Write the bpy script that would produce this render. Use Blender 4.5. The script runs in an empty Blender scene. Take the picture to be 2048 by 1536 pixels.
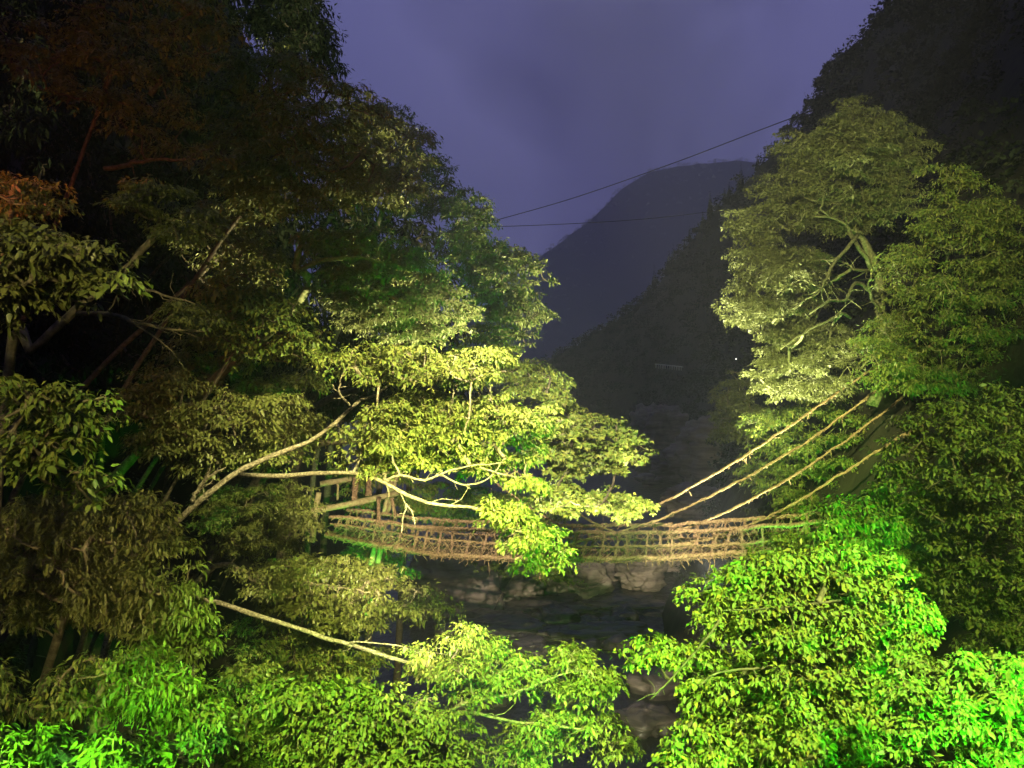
import bpy, math, random
import numpy as np
from mathutils import Vector, Matrix, noise as mnoise

rng = np.random.default_rng(11)
random.seed(11)
scene = bpy.context.scene
col = scene.collection

# ---------------------------------------------------------------- camera
FPX = 1547.0                      # focal length in pixels of a 2048 px wide picture
cam_d = bpy.data.cameras.new('camera')
cam_d.sensor_width = 36.0
cam_d.lens = 36.0 * FPX / 2048.0
cam_d.clip_start = 0.05
cam_d.clip_end = 6000
cam = bpy.data.objects.new('camera', cam_d)
col.objects.link(cam)
cam.location = (0, 0, 0)
cam.rotation_euler = (math.radians(90), 0, 0)
scene.camera = cam

# ---------------------------------------------------------------- world, sun, exposure
world = bpy.data.worlds.new('World')
scene.world = world
world.use_nodes = True
nt = world.node_tree
for n in list(nt.nodes):
    nt.nodes.remove(n)
w_out = nt.nodes.new('ShaderNodeOutputWorld')
w_bg = nt.nodes.new('ShaderNodeBackground')
w_sky = nt.nodes.new('ShaderNodeTexSky')
w_sky.sky_type = 'NISHITA'
w_sky.sun_disc = False
w_sky.sun_elevation = math.radians(-4.0)
w_sky.sun_rotation = math.radians(200)
w_tc = nt.nodes.new('ShaderNodeTexCoord')
w_map = nt.nodes.new('ShaderNodeMapping')
w_map.inputs['Scale'].default_value = (1.0, 1.0, 1.7)
w_noise = nt.nodes.new('ShaderNodeTexNoise')
w_noise.inputs['Scale'].default_value = 1.9
w_noise.inputs['Detail'].default_value = 4
w_noise.inputs['Roughness'].default_value = 0.45
w_noise.inputs['Distortion'].default_value = 0.5
w_ramp = nt.nodes.new('ShaderNodeValToRGB')
w_ramp.color_ramp.elements[0].position = 0.43
w_ramp.color_ramp.elements[0].color = (0.052, 0.053, 0.152, 1)
w_ramp.color_ramp.elements[1].position = 0.60
w_ramp.color_ramp.elements[1].color = (0.165, 0.163, 0.400, 1)
w_mix = nt.nodes.new('ShaderNodeMixRGB')
w_mix.blend_type = 'ADD'
w_mix.inputs['Fac'].default_value = 0.10
nt.links.new(w_tc.outputs['Generated'], w_map.inputs['Vector'])
nt.links.new(w_map.outputs['Vector'], w_noise.inputs['Vector'])
nt.links.new(w_noise.outputs['Fac'], w_ramp.inputs['Fac'])
nt.links.new(w_ramp.outputs['Color'], w_mix.inputs['Color1'])
nt.links.new(w_sky.outputs['Color'], w_mix.inputs['Color2'])
nt.links.new(w_mix.outputs['Color'], w_bg.inputs['Color'])
w_bg.inputs['Strength'].default_value = 1.0
nt.links.new(w_bg.outputs['Background'], w_out.inputs['Surface'])

sun_d = bpy.data.lights.new('dusk_sun', 'SUN')
sun_d.energy = 0.004
sun_d.angle = math.radians(15)
sun_d.color = (0.75, 0.78, 1.0)
sun = bpy.data.objects.new('dusk_sun', sun_d)
col.objects.link(sun)
sun.rotation_euler = (math.radians(50), 0, math.radians(20))

vs = scene.view_settings
vs.view_transform = 'Standard'
vs.look = 'None'
vs.exposure = 0.0
vs.gamma = 1.0
vs.use_curve_mapping = False
cy = scene.cycles
cy.max_bounces = 4
cy.diffuse_bounces = 0
cy.glossy_bounces = 2
cy.transmission_bounces = 2
cy.transparent_max_bounces = 4
cy.volume_bounces = 0
cy.caustics_reflective = False
cy.caustics_refractive = False
cy.sample_clamp_indirect = 3.0
cy.sample_clamp_direct = 20.0
cy.use_denoising = True

LIGHT_GAIN = 1.0

# ---------------------------------------------------------------- helpers
def P(px, py, Y):
    """a place in the valley: Y metres up the river, found from its bearing and elevation"""
    return np.array([(px - 1024.0) / FPX * Y, Y, -(py - 768.0) / FPX * Y])

def tag(o, label=None, cat=None, group=None, kind=None):
    if label: o['label'] = label
    if cat: o['category'] = cat
    if group: o['group'] = group
    if kind: o['kind'] = kind
    return o

def empty(name, loc, label, cat, group=None):
    o = bpy.data.objects.new(name, None)
    o.empty_display_size = 0.3
    o.location = loc
    col.objects.link(o)
    return tag(o, label, cat, group)

def mesh_from(name, verts, faces, mat=None, smooth=False):
    """verts (n,3); faces: array (m,3) or (m,4) or list"""
    me = bpy.data.meshes.new(name)
    verts = np.asarray(verts, dtype=np.float32)
    if isinstance(faces, np.ndarray):
        k = faces.shape[1]
        m = faces.shape[0]
        me.vertices.add(len(verts))
        me.vertices.foreach_set('co', verts.ravel())
        me.loops.add(m * k)
        me.loops.foreach_set('vertex_index', faces.astype(np.int32).ravel())
        me.polygons.add(m)
        me.polygons.foreach_set('loop_start', np.arange(0, m * k, k, dtype=np.int32))
        me.polygons.foreach_set('loop_total', np.full(m, k, dtype=np.int32))
        me.update(calc_edges=True)
    else:
        me.from_pydata([tuple(v) for v in verts], [], faces)
        me.update()
    if smooth:
        me.polygons.foreach_set('use_smooth', np.ones(len(me.polygons), dtype=bool))
    if mat: me.materials.append(mat)
    return me

def obj(name, me, parent=None, loc=None):
    o = bpy.data.objects.new(name, me)
    col.objects.link(o)
    if loc is not None: o.location = loc
    if parent is not None: o.parent = parent
    return o

class Tubes:
    """collects tapered tubes into one quad mesh"""
    def __init__(self):
        self.v = []; self.f = []; self.n = 0
    def tube(self, pts, rad, sides=5, cap=True):
        pts = np.asarray(pts, dtype=float)
        n = len(pts)
        rad = np.broadcast_to(np.asarray(rad, dtype=float), (n,))
        t = np.gradient(pts, axis=0)
        t /= (np.linalg.norm(t, axis=1, keepdims=True) + 1e-9)
        ref = np.array([0.0, 0.0, 1.0]) if abs(t[:, 2].mean()) < 0.8 else np.array([1.0, 0.0, 0.0])
        a = np.cross(t, ref); a /= (np.linalg.norm(a, axis=1, keepdims=True) + 1e-9)
        b = np.cross(t, a)
        ang = np.arange(sides) / sides * 2 * math.pi
        ring = (a[:, None, :] * np.cos(ang)[None, :, None] + b[:, None, :] * np.sin(ang)[None, :, None]) * rad[:, None, None]
        vv = pts[:, None, :] + ring
        if cap:
            vv = np.concatenate([vv[:1] * 0.02 + pts[0] * 0.98, vv, vv[-1:] * 0.02 + pts[-1] * 0.98])
            n += 2
        i = np.arange(n - 1)[:, None] * sides
        j = np.arange(sides)[None, :]
        j2 = (j + 1) % sides
        q = np.stack([i + j, i + j2, i + sides + j2, i + sides + j], axis=-1).reshape(-1, 4) + self.n
        self.v.append(vv.reshape(-1, 3)); self.f.append(q)
        self.n += n * sides
    def done(self, name, mat, smooth=True):
        return mesh_from(name, np.concatenate(self.v), np.concatenate(self.f), mat, smooth)

def spline(pts, n):
    pts = np.asarray(pts, dtype=float)
    if len(pts) == 2:
        t = np.linspace(0, 1, n)[:, None]
        return pts[0] * (1 - t) + pts[1] * t
    p = np.vstack([2 * pts[0] - pts[1], pts, 2 * pts[-1] - pts[-2]])
    out = []
    segs = len(pts) - 1
    tt = np.linspace(0, segs - 1e-6, n)
    for t in tt:
        i = int(t); u = t - i
        a, b, c, d = p[i], p[i + 1], p[i + 2], p[i + 3]
        out.append(0.5 * ((2 * b) + (c - a) * u + (2 * a - 5 * b + 4 * c - d) * u * u + (3 * b - a - 3 * c + d) * u ** 3))
    return np.array(out)

def unit(v):
    return v / (np.linalg.norm(v, axis=-1, keepdims=True) + 1e-9)

# ---------------------------------------------------------------- materials
def new_mat(name):
    m = bpy.data.materials.new(name)
    m.use_nodes = True
    t = m.node_tree
    for n in list(t.nodes): t.nodes.remove(n)
    out = t.nodes.new('ShaderNodeOutputMaterial')
    return m, t, out

def leaf_mat(name, cols, rough=0.45, trans=0.2, spec=0.3):
    m, t, out = new_mat(name)
    geo = t.nodes.new('ShaderNodeNewGeometry')
    ramp = t.nodes.new('ShaderNodeValToRGB')
    el = ramp.color_ramp.elements
    for i, c in enumerate(cols):
        e = el[i] if i < 2 else el.new(1.0)
        e.color = (*c, 1)
    for i in range(len(cols)):
        el[i].position = i / (len(cols) - 1)
    t.links.new(geo.outputs['Random Per Island'], ramp.inputs['Fac'])
    bs = t.nodes.new('ShaderNodeBsdfPrincipled')
    bs.inputs['Roughness'].default_value = rough
    bs.inputs['Specular IOR Level'].default_value = spec
    tr = t.nodes.new('ShaderNodeBsdfTranslucent')
    mx = t.nodes.new('ShaderNodeMixShader')
    mx.inputs['Fac'].default_value = trans
    t.links.new(ramp.outputs['Color'], bs.inputs['Base Color'])
    t.links.new(ramp.outputs['Color'], tr.inputs['Color'])
    t.links.new(bs.outputs['BSDF'], mx.inputs[1])
    t.links.new(tr.outputs['BSDF'], mx.inputs[2])
    t.links.new(mx.outputs['Shader'], out.inputs['Surface'])
    return m

def noise_mat(name, c1, c2, scale=4.0, rough=0.85, bump=0.4, detail=6, c3=None, stretch=(1, 1, 1), bdist=0.02, spec=0.2):
    m, t, out = new_mat(name)
    tc = t.nodes.new('ShaderNodeTexCoord')
    mp = t.nodes.new('ShaderNodeMapping')
    mp.inputs['Scale'].default_value = stretch
    nz = t.nodes.new('ShaderNodeTexNoise')
    nz.inputs['Scale'].default_value = scale
    nz.inputs['Detail'].default_value = detail
    nz.inputs['Roughness'].default_value = 0.65
    rp = t.nodes.new('ShaderNodeValToRGB')
    rp.color_ramp.elements[0].position = 0.32; rp.color_ramp.elements[0].color = (*c1, 1)
    rp.color_ramp.elements[1].position = 0.68; rp.color_ramp.elements[1].color = (*c2, 1)
    if c3:
        e = rp.color_ramp.elements.new(0.5); e.color = (*c3, 1)
    bs = t.nodes.new('ShaderNodeBsdfPrincipled')
    bs.inputs['Roughness'].default_value = rough
    bs.inputs['Specular IOR Level'].default_value = spec
    bp = t.nodes.new('ShaderNodeBump')
    bp.inputs['Strength'].default_value = bump
    bp.inputs['Distance'].default_value = bdist
    t.links.new(tc.outputs['Object'], mp.inputs['Vector'])
    t.links.new(mp.outputs['Vector'], nz.inputs['Vector'])
    t.links.new(nz.outputs['Fac'], rp.inputs['Fac'])
    t.links.new(rp.outputs['Color'], bs.inputs['Base Color'])
    t.links.new(nz.outputs['Fac'], bp.inputs['Height'])
    t.links.new(bp.outputs['Normal'], bs.inputs['Normal'])
    t.links.new(bs.outputs['BSDF'], out.inputs['Surface'])
    return m

M = {}
M['leaf_fresh'] = leaf_mat('leaf_fresh', [(0.055, 0.085, 0.014), (0.100, 0.135, 0.026), (0.135, 0.160, 0.034), (0.165, 0.165, 0.04)])
M['leaf_green'] = leaf_mat('leaf_green', [(0.045, 0.085, 0.014), (0.082, 0.130, 0.022), (0.125, 0.160, 0.028), (0.140, 0.150, 0.03)])
M['leaf_vine'] = leaf_mat('leaf_vine', [(0.060, 0.105, 0.016), (0.095, 0.140, 0.022), (0.100, 0.130, 0.024), (0.200, 0.180, 0.030)])
M['leaf_olive'] = leaf_mat('leaf_olive', [(0.062, 0.078, 0.018), (0.088, 0.100, 0.024), (0.110, 0.115, 0.032)])
M['leaf_pale'] = leaf_mat('leaf_pale', [(0.075, 0.092, 0.028), (0.110, 0.125, 0.040), (0.130, 0.150, 0.050)])
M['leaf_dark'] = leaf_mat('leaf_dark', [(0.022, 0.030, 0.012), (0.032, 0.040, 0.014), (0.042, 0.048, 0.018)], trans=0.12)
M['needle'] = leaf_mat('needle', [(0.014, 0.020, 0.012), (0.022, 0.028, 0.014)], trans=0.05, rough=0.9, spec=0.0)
M['bark_pale'] = noise_mat('bark_pale', (0.03, 0.026, 0.018), (0.27, 0.235, 0.175), scale=18, bump=0.8, c3=(0.12, 0.10, 0.07))
M['bark'] = noise_mat('bark', (0.05, 0.042, 0.03), (0.20, 0.17, 0.115), scale=8, bump=0.5, c3=(0.11, 0.095, 0.06))
M['bark_dark'] = noise_mat('bark_dark', (0.02, 0.017, 0.012), (0.085, 0.07, 0.05), scale=8, bump=0.5)
M['bark_moss'] = noise_mat('bark_moss', (0.045, 0.05, 0.02), (0.17, 0.17, 0.08), scale=9, bump=0.6, c3=(0.09, 0.10, 0.04))
M['vine'] = noise_mat('vine', (0.07, 0.042, 0.026), (0.34, 0.24, 0.15), scale=9, bump=0.5, c3=(0.20, 0.13, 0.08))
M['vine_pale'] = noise_mat('vine_pale', (0.09, 0.058, 0.03), (0.31, 0.23, 0.125), scale=9, bump=0.5, c3=(0.19, 0.135, 0.07))
M['plank'] = noise_mat('plank', (0.10, 0.065, 0.04), (0.30, 0.21, 0.13), scale=5, bump=0.4, stretch=(6, 1, 6))
M['timber'] = noise_mat('timber', (0.13, 0.105, 0.05), (0.30, 0.26, 0.14), scale=5, bump=0.4)
M['soil'] = noise_mat('soil', (0.010, 0.010, 0.006), (0.030, 0.028, 0.016), scale=0.6, bump=0.8, bdist=0.2)
M['metal_dark'] = noise_mat('metal_dark', (0.03, 0.03, 0.032), (0.06, 0.06, 0.062), scale=20, rough=0.5, bump=0.1)
M['concrete'] = noise_mat('concrete', (0.22, 0.21, 0.20), (0.34, 0.33, 0.31), scale=5, rough=0.9, bump=0.2)
M['white_paint'] = noise_mat('white_paint', (0.62, 0.62, 0.60), (0.80, 0.80, 0.78), scale=12, rough=0.5, bump=0.1)
M['cable'] = noise_mat('cable', (0.012, 0.012, 0.013), (0.03, 0.03, 0.032), scale=30, rough=0.6, bump=0.1)

def rock_mat():
    m, t, out = new_mat('river_rock')
    tc = t.nodes.new('ShaderNodeTexCoord')
    mp = t.nodes.new('ShaderNodeMapping'); mp.inputs['Scale'].default_value = (0.5, 0.5, 3.2)
    mp.inputs['Rotation'].default_value = (0.15, 0.25, 0)
    nz = t.nodes.new('ShaderNodeTexNoise'); nz.inputs['Scale'].default_value = 1.1; nz.inputs['Detail'].default_value = 8; nz.inputs['Roughness'].default_value = 0.7
    n2 = t.nodes.new('ShaderNodeTexNoise'); n2.inputs['Scale'].default_value = 0.5; n2.inputs['Detail'].default_value = 5
    rp = t.nodes.new('ShaderNodeValToRGB')
    e = rp.color_ramp.elements
    e[0].position = 0.30; e[0].color = (0.045, 0.038, 0.034, 1)
    e[1].position = 0.72; e[1].color = (0.36, 0.30, 0.265, 1)
    x = e.new(0.5); x.color = (0.19, 0.155, 0.135, 1)
    mx = t.nodes.new('ShaderNodeMixRGB'); mx.blend_type = 'MULTIPLY'; mx.inputs['Fac'].default_value = 0.7
    r2 = t.nodes.new('ShaderNodeValToRGB')
    r2.color_ramp.elements[0].position = 0.35; r2.color_ramp.elements[0].color = (0.25, 0.26, 0.25, 1)
    r2.color_ramp.elements[1].position = 0.6; r2.color_ramp.elements[1].color = (1, 1, 1, 1)
    bs = t.nodes.new('ShaderNodeBsdfPrincipled'); bs.inputs['Roughness'].default_value = 0.75
    bp = t.nodes.new('ShaderNodeBump'); bp.inputs['Strength'].default_value = 0.9; bp.inputs['Distance'].default_value = 0.25
    t.links.new(tc.outputs['Object'], mp.inputs['Vector'])
    t.links.new(mp.outputs['Vector'], nz.inputs['Vector'])
    t.links.new(tc.outputs['Object'], n2.inputs['Vector'])
    t.links.new(nz.outputs['Fac'], rp.inputs['Fac'])
    t.links.new(n2.outputs['Fac'], r2.inputs['Fac'])
    t.links.new(rp.outputs['Color'], mx.inputs['Color1'])
    t.links.new(r2.outputs['Color'], mx.inputs['Color2'])
    t.links.new(mx.outputs['Color'], bs.inputs['Base Color'])
    t.links.new(nz.outputs['Fac'], bp.inputs['Height'])
    t.links.new(bp.outputs['Normal'], bs.inputs['Normal'])
    t.links.new(bs.outputs['BSDF'], out.inputs['Surface'])
    return m
M['rock'] = rock_mat()
M['rock_wet'] = noise_mat('rock_wet', (0.020, 0.018, 0.017), (0.13, 0.11, 0.10), scale=1.3, rough=0.35, bump=0.8, stretch=(.6, .6, 3.0), bdist=.15, c3=(0.05, 0.045, 0.042), spec=0.4)

def water_mat():
    m, t, out = new_mat('river_water')
    tc = t.nodes.new('ShaderNodeTexCoord')
    mp = t.nodes.new('ShaderNodeMapping'); mp.inputs['Scale'].default_value = (1.0, 0.35, 1)
    nz = t.nodes.new('ShaderNodeTexNoise'); nz.inputs['Scale'].default_value = 1.6; nz.inputs['Detail'].default_value = 4
    bp = t.nodes.new('ShaderNodeBump'); bp.inputs['Strength'].default_value = 0.8; bp.inputs['Distance'].default_value = 0.25
    bs = t.nodes.new('ShaderNodeBsdfPrincipled')
    bs.inputs['Base Color'].default_value = (0.018, 0.018, 0.020, 1)
    bs.inputs['Roughness'].default_value = 0.28
    bs.inputs['IOR'].default_value = 1.33
    t.links.new(tc.outputs['Object'], mp.inputs['Vector'])
    t.links.new(mp.outputs['Vector'], nz.inputs['Vector'])
    t.links.new(nz.outputs['Fac'], bp.inputs['Height'])
    t.links.new(bp.outputs['Normal'], bs.inputs['Normal'])
    t.links.new(bs.outputs['BSDF'], out.inputs['Surface'])
    return m
M['water'] = water_mat()

# ---------------------------------------------------------------- terrain: one sheet
WATER = -22.0
yk = np.array([-60, 0, 15, 25, 55, 75, 92, 120, 187, 260, 320, 400, 450, 520, 650, 3600.])
right_edge = np.array([9, 9, 9, 10, 11, 14, 22, 30, 42, 50, 46, 20, -10, -60, -140, -140.])
right_ridge_x = np.array([55, 55, 55, 56, 60, 62, 66, 70, 84, 99, 86, 71, 31, -10, -90, -90.])
right_ridge_h = np.array([62, 62, 62, 62, 64, 66, 68, 72, 80, 90, 74, 46, 20, -4, -14, -14.])
left_edge = np.array([-5, -5, -5.5, -9, -12, -13.5, -15, -26, -70, -110, -140, -170, -200, -230, -300, -300.])

def hash_noise(x, y, s):
    # smooth value noise, vectorised
    xs = x / s; ys = y / s
    xi = np.floor(xs); yi = np.floor(ys)
    u = xs - xi; v = ys - yi
    u = u * u * (3 - 2 * u); v = v * v * (3 - 2 * v)
    def h(a, b):
        q = np.sin(a * 127.1 + b * 311.7) * 43758.5453
        return q - np.floor(q)
    return (h(xi, yi) * (1 - u) + h(xi + 1, yi) * u) * (1 - v) + (h(xi, yi + 1) * (1 - u) + h(xi + 1, yi + 1) * u) * v

def terrain_h(x, y):
    x = np.asarray(x, dtype=float); y = np.asarray(y, dtype=float)
    er = np.interp(y, yk, right_edge); rx = np.interp(y, yk, right_ridge_x); rh = np.interp(y, yk, right_ridge_h)
    el = np.interp(y, yk, left_edge)
    bed = WATER - 1.2 + 0.5 * hash_noise(x, y, 5.0)
    dr = x - er
    cliff = np.clip(dr / 2.5, 0, 1) * 5.0
    sl = (rh - WATER - 5.0) / np.maximum(rx - er - 2.5, 4)
    zr = np.where(dr > 0, WATER - 1.0 + cliff + np.clip(dr - 2.5, 0, None) * sl, -1e3)
    zr = np.minimum(zr, rh + 0.05 * (x - rx))
    dl = el - x
    zl = np.where(dl > 0, WATER - 1.0 + np.clip(dl / 2.5, 0, 1) * 5.0 + np.clip(dl - 2.5, 0, None) * np.interp(y, [0, 40, 54, 100, 140], [1.9, 1.9, 4.2, 4.2, 1.5]), -1e3)
    zl = np.minimum(zl, np.interp(y, [0, 60, 120, 400, 1000], [60, 60, 26, 20, 40]))
    z = np.maximum(bed, np.maximum(zr, zl))
    # the far mountain across the head of the valley
    prof = np.interp(x, np.array([-520, -240, 0, 66, 182, 252, 320, 400, 520, 800, 1200, 1800]) * 1.5, np.array([0, 40, 230, 294, 380, 450, 492, 506, 516, 480, 240, 80]) * 1.5)
    far = (prof + 24) * np.exp(-(np.abs(y - 2700) / 450.0) ** 2) - 24
    far = np.where((y > 1300), far, -1e3)
    z = np.maximum(z, far)
    nz = (hash_noise(x, y, 9.0) - 0.5) * 1.6 + (hash_noise(x + 50, y, 28.0) - 0.5) * 5.0
    up = np.clip((z - WATER) / 10.0, 0, 1)
    return z + nz * up

gx = np.concatenate([np.linspace(-1700, -160, 44), np.linspace(-150, -40, 30), np.linspace(-38, 40, 90), np.linspace(42, 150, 60), np.linspace(158, 1350, 60), np.linspace(1400, 3000, 14)])
gy = np.concatenate([np.linspace(-60, -4, 10), np.linspace(-2, 100, 90), np.linspace(103, 520, 90), np.linspace(530, 1800, 24), np.linspace(1830, 3100, 50), np.linspace(3160, 3500, 4)])
GX, GY = np.meshgrid(gx, gy)
GZ = terrain_h(GX, GY)
nxg, nyg = len(gx), len(gy)
idx = np.arange(nxg * nyg).reshape(nyg, nxg)
quads = np.stack([idx[:-1, :-1], idx[:-1, 1:], idx[1:, 1:], idx[1:, :-1]], axis=-1).reshape(-1, 4)
terrain = obj('terrain', mesh_from('terrain', np.stack([GX, GY, GZ], -1).reshape(-1, 3), quads, M['soil'], True))
tag(terrain, 'dark steep soil of the gorge slopes', None, None, 'structure')

# water: a sheet along the river bed
wx = np.linspace(-150, 70, 40); wy = np.concatenate([np.linspace(-60, 120, 60), np.linspace(125, 560, 40)])
WX, WY = np.meshgrid(wx, wy)
widx = np.arange(len(wx) * len(wy)).reshape(len(wy), len(wx))
wq = np.stack([widx[:-1, :-1], widx[:-1, 1:], widx[1:, 1:], widx[1:, :-1]], -1).reshape(-1, 4)
river = obj('river_water', mesh_from('river_water', np.stack([WX, WY, np.full_like(WX, WATER)], -1).reshape(-1, 3), wq, M['water'], True))
tag(river, 'dark still river water between rocks', None, None, 'structure')

# ---------------------------------------------------------------- rocks in the river
def ico(sub):
    import bmesh
    bm = bmesh.new()
    bmesh.ops.create_icosphere(bm, subdivisions=sub, radius=1.0)
    v = np.array([x.co[:] for x in bm.verts]); f = np.array([[q.index for q in p.verts] for p in bm.faces])
    bm.free()
    return v, f
ICO4 = ico(4); ICO5 = ico(5)

def rock_mesh(seed, strata=7.0, tilt=0.2, hi=False):
    v, f = ICO5 if hi else ICO4
    v = v.copy()
    r = np.random.default_rng(seed)
    off = Vector(r.uniform(-50, 50, 3))
    out = np.empty_like(v)
    for i, p in enumerate(v):
        q = Vector(p)
        n1 = mnoise.noise(q * 1.1 + off); n2 = mnoise.noise(q * 2.6 + off); n3 = mnoise.noise(q * 6.5 + off); n4 = mnoise.noise(q * 15 + off)
        d = 1 + 0.36 * n1 + 0.24 * (0.5 - abs(n2)) + 0.13 * n3 + 0.06 * n4
        lay = (q.z + tilt * q.x + 0.12 * n2) * strata
        fr = lay - math.floor(lay)
        ledge = 0.055 * (math.floor(lay * 1.0) % 2) + 0.05 * min(fr * 4, 1) * mnoise.cell(Vector((math.floor(lay), 3.1, off.x)))
        d -= ledge + 0.05
        # squarish blocks
        s = max(abs(q.x), abs(q.y), abs(q.z))
        d *= 0.75 + 0.25 / max(s, 0.55) * 0.75
        out[i] = p * d
    return mesh_from('rock', out, f, M['rock'], False)

ROCKS = [rock_mesh(s, strata=st, tilt=tl) for s, st, tl in ((1, 6, .2), (2, 8, -.2), (3, 5, .35), (4, 9, .1), (5, 7, -.3), (6, 10, .15))]
ROCKS_WET = []
for me in ROCKS:
    m2 = me.copy(); m2.materials.clear(); m2.materials.append(M['rock_wet']); ROCKS_WET.append(m2)
ROCKS_HI = [rock_mesh(s, strata=st, tilt=tl, hi=True) for s, st, tl in ((11, 9, .2), (12, 11, -.15), (13, 8, .1), (14, 12, .3))]

WET_HI = []
for me in ROCKS_HI:
    m2 = me.copy(); m2.materials.clear(); m2.materials.append(M['rock_wet']); WET_HI.append(m2)

def rock(px, py, Y, sx, sy, sz, label, rz=0.0, hi=False, name='boulder', group=None, k=None, cat='rock', tilt=0.0, seat=False):
    c = P(px, py, Y)
    if seat:      # stands in the river: its distance follows from the water level
        z = WATER - 0.15 * sz
        c = P(px, py, -z * FPX / (py - 768.0))
    k = rng.integers(0, 99) if k is None else k
    me = ROCKS_HI[k % 4] if hi else (ROCKS_WET if seat else ROCKS)[k % 6]
    o = obj(name, me)
    o.location = c
    o.scale = (sx, sy, sz)
    o.rotation_euler = (tilt, 0, rz)
    tag(o, label, cat, group)
    return o

# ledge rocks on the left of the pool, below the walkway
rock(905, 1165, 78, 5.2, 5.5, 4.4, 'broad layered rock ledge beneath the left half of the vine bridge', 0.3, True, 'rock_ledge', k=0)
rock(1010, 1168, 79, 3.6, 4.5, 3.4, 'cracked rock ledge joined to the broad ledge under the bridge', 1.2, True, 'rock_ledge', k=1)
rock(1120, 1160, 82, 3.4, 3.6, 3.2, 'rounded brown ledge rock with driftwood lying at its foot', 2.0, True, 'rock_ledge', k=2)
rock(1182, 1166, 80, 1.9, 2.2, 2.3, 'smaller brown rock at the tip of the ledge beside the driftwood', 0.5, False, k=2)
rock(1283, 1140, 84, 2.6, 2.5, 2.1, 'pale boulder standing alone in the dark pool below the bridge', 0.2, True, k=3)
rock(1222, 1150, 88, 2.0, 2.0, 1.7, 'dark grey boulder in the pool behind the pale one', 0.9, False, k=1)
rock(1370, 1118, 92, 6.0, 3.0, 2.0, 'long low rock shelf behind the pale boulder', 0.1, True, 'rock_ledge', k=1)
# mid pool rocks seen through dark water
specs = [(1108, 1250, 66, 2.4, 2.4, 1.7, 'striped light rock with stacked layers in mid pool'),
         (1115, 1206, 71, 2.3, 2.2, 1.0, 'flat topped rock just beyond the striped rock'),
         (1205, 1200, 72, 1.9, 1.8, 1.0, 'reddish capped rock in the middle of the pool'),
         (1245, 1240, 68, 1.6, 1.6, 1.2, 'small square rock on the right side of the pool'),
         (1232, 1262, 65, 1.9, 1.6, 1.3, 'blocky grey rock below the small square one'),
         (1300, 1226, 70, 1.8, 1.4, .8, 'low smooth rock near the right bank of the pool'),
         (1175, 1252, 66, 1.3, 1.3, .9, 'little jagged rock between the striped rock and the blocky one'),
         (950, 1200, 72, 1.3, 1.3, .7, 'half drowned stone close to the left ledge'),
         (1020, 1240, 68, 1.6, 1.5, .9, 'dark drowned stone left of the striped rock'),
         (905, 1270, 63, 2.2, 1.9, 1.4, 'brown rock behind the bright spray of leaves at the pool edge'),
         (1250, 1290, 62, 3.0, 1.6, 1.0, 'pinkish rock bench at the near end of the pool'),
         (1170, 1300, 60, 2.4, 1.5, .9, 'flat dark bench of rock at the near end of the pool'),
         (1060, 1300, 60, 2.4, 1.6, .8, 'low brown bench of rock behind the bright green leaves'),
         (965, 1405, 50, 2.3, 1.9, 1.3, 'smooth grey boulder seen between two pale branches'),
         (1330, 1380, 51, 3.0, 2.4, 2.0, 'dark rock wall behind the leafy right bank tangle'),
         (1290, 1460, 46, 2.2, 2.0, 1.6, 'dark boulder beneath the leafy right bank tangle'),
         (1050, 1280, 64, 1.2, 1.0, .6, 'tiny stone awash beside the low brown bench')]
for i, (a, b, c, d, e, f, lb) in enumerate(specs):
    rock(a, b, c, d, e, f, lb, rng.uniform(0, 3), False, k=i, seat=True)
# dark layered shelves that step down into the pool
for a, y_, d, e, f, lb in ((1080, 1222, 5.5, 3.0, 1.1, 'dark wet layered shelf under the middle of the pool'), (1250, 1215, 5.0, 3.0, 1.0, 'dark wet shelf reaching from the right side of the pool'),
                          (980, 1255, 4.5, 3.0, 1.2, 'dark wet shelf behind the topmost bright sprig'), (1180, 1275, 5.5, 2.6, 1.2, 'dark wet layered step at the near end of the pool'), (880, 1215, 4.0, 3.0, 1.2, 'dark wet shelf under the flat olive sprays')):
    o = rock(a, y_, 70, d, e, f, lb, rng.uniform(-.3, .3), True, 'rock_shelf', k=int(rng.integers(0, 4)), seat=True)
    o.data = WET_HI[int(rng.integers(0, 4))]
# far bank, right
rock(1440, 905, 150, 11, 8, 7.0, 'reddish rock outcrop on the far right bank under the dull tree', 0.4, True, 'rock_outcrop', k=0)
rock(1375, 930, 160, 8, 6, 4.2, 'pale layered outcrop at the water on the far right bank', 0.2, True, 'rock_outcrop', k=1)
rock(1400, 950, 150, 4, 4, 2.6, 'rounded rock at the foot of the pale far outcrop', 1.2, False, k=0)
rock(1330, 960, 165, 7, 4, 1.8, 'low grey shoal of rock beside the far outcrop', 0.2, False, k=2)
rock(1310, 880, 190, 8, 6, 9.0, 'dark cliff face rising behind the far shoal', 0.7, True, 'rock_outcrop', k=2)
rock(1385, 1000, 105, 4.2, 3.0, 2.4, 'green lit rock ledge at the right water edge behind the stay vines', 0.3, True, 'rock_ledge', k=3)
rock(1470, 1020, 92, 4.0, 3.0, 3.0, 'dark mossy ledge behind the lowest stay vine', 0.9, False, 'rock_ledge', k=4)

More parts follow.
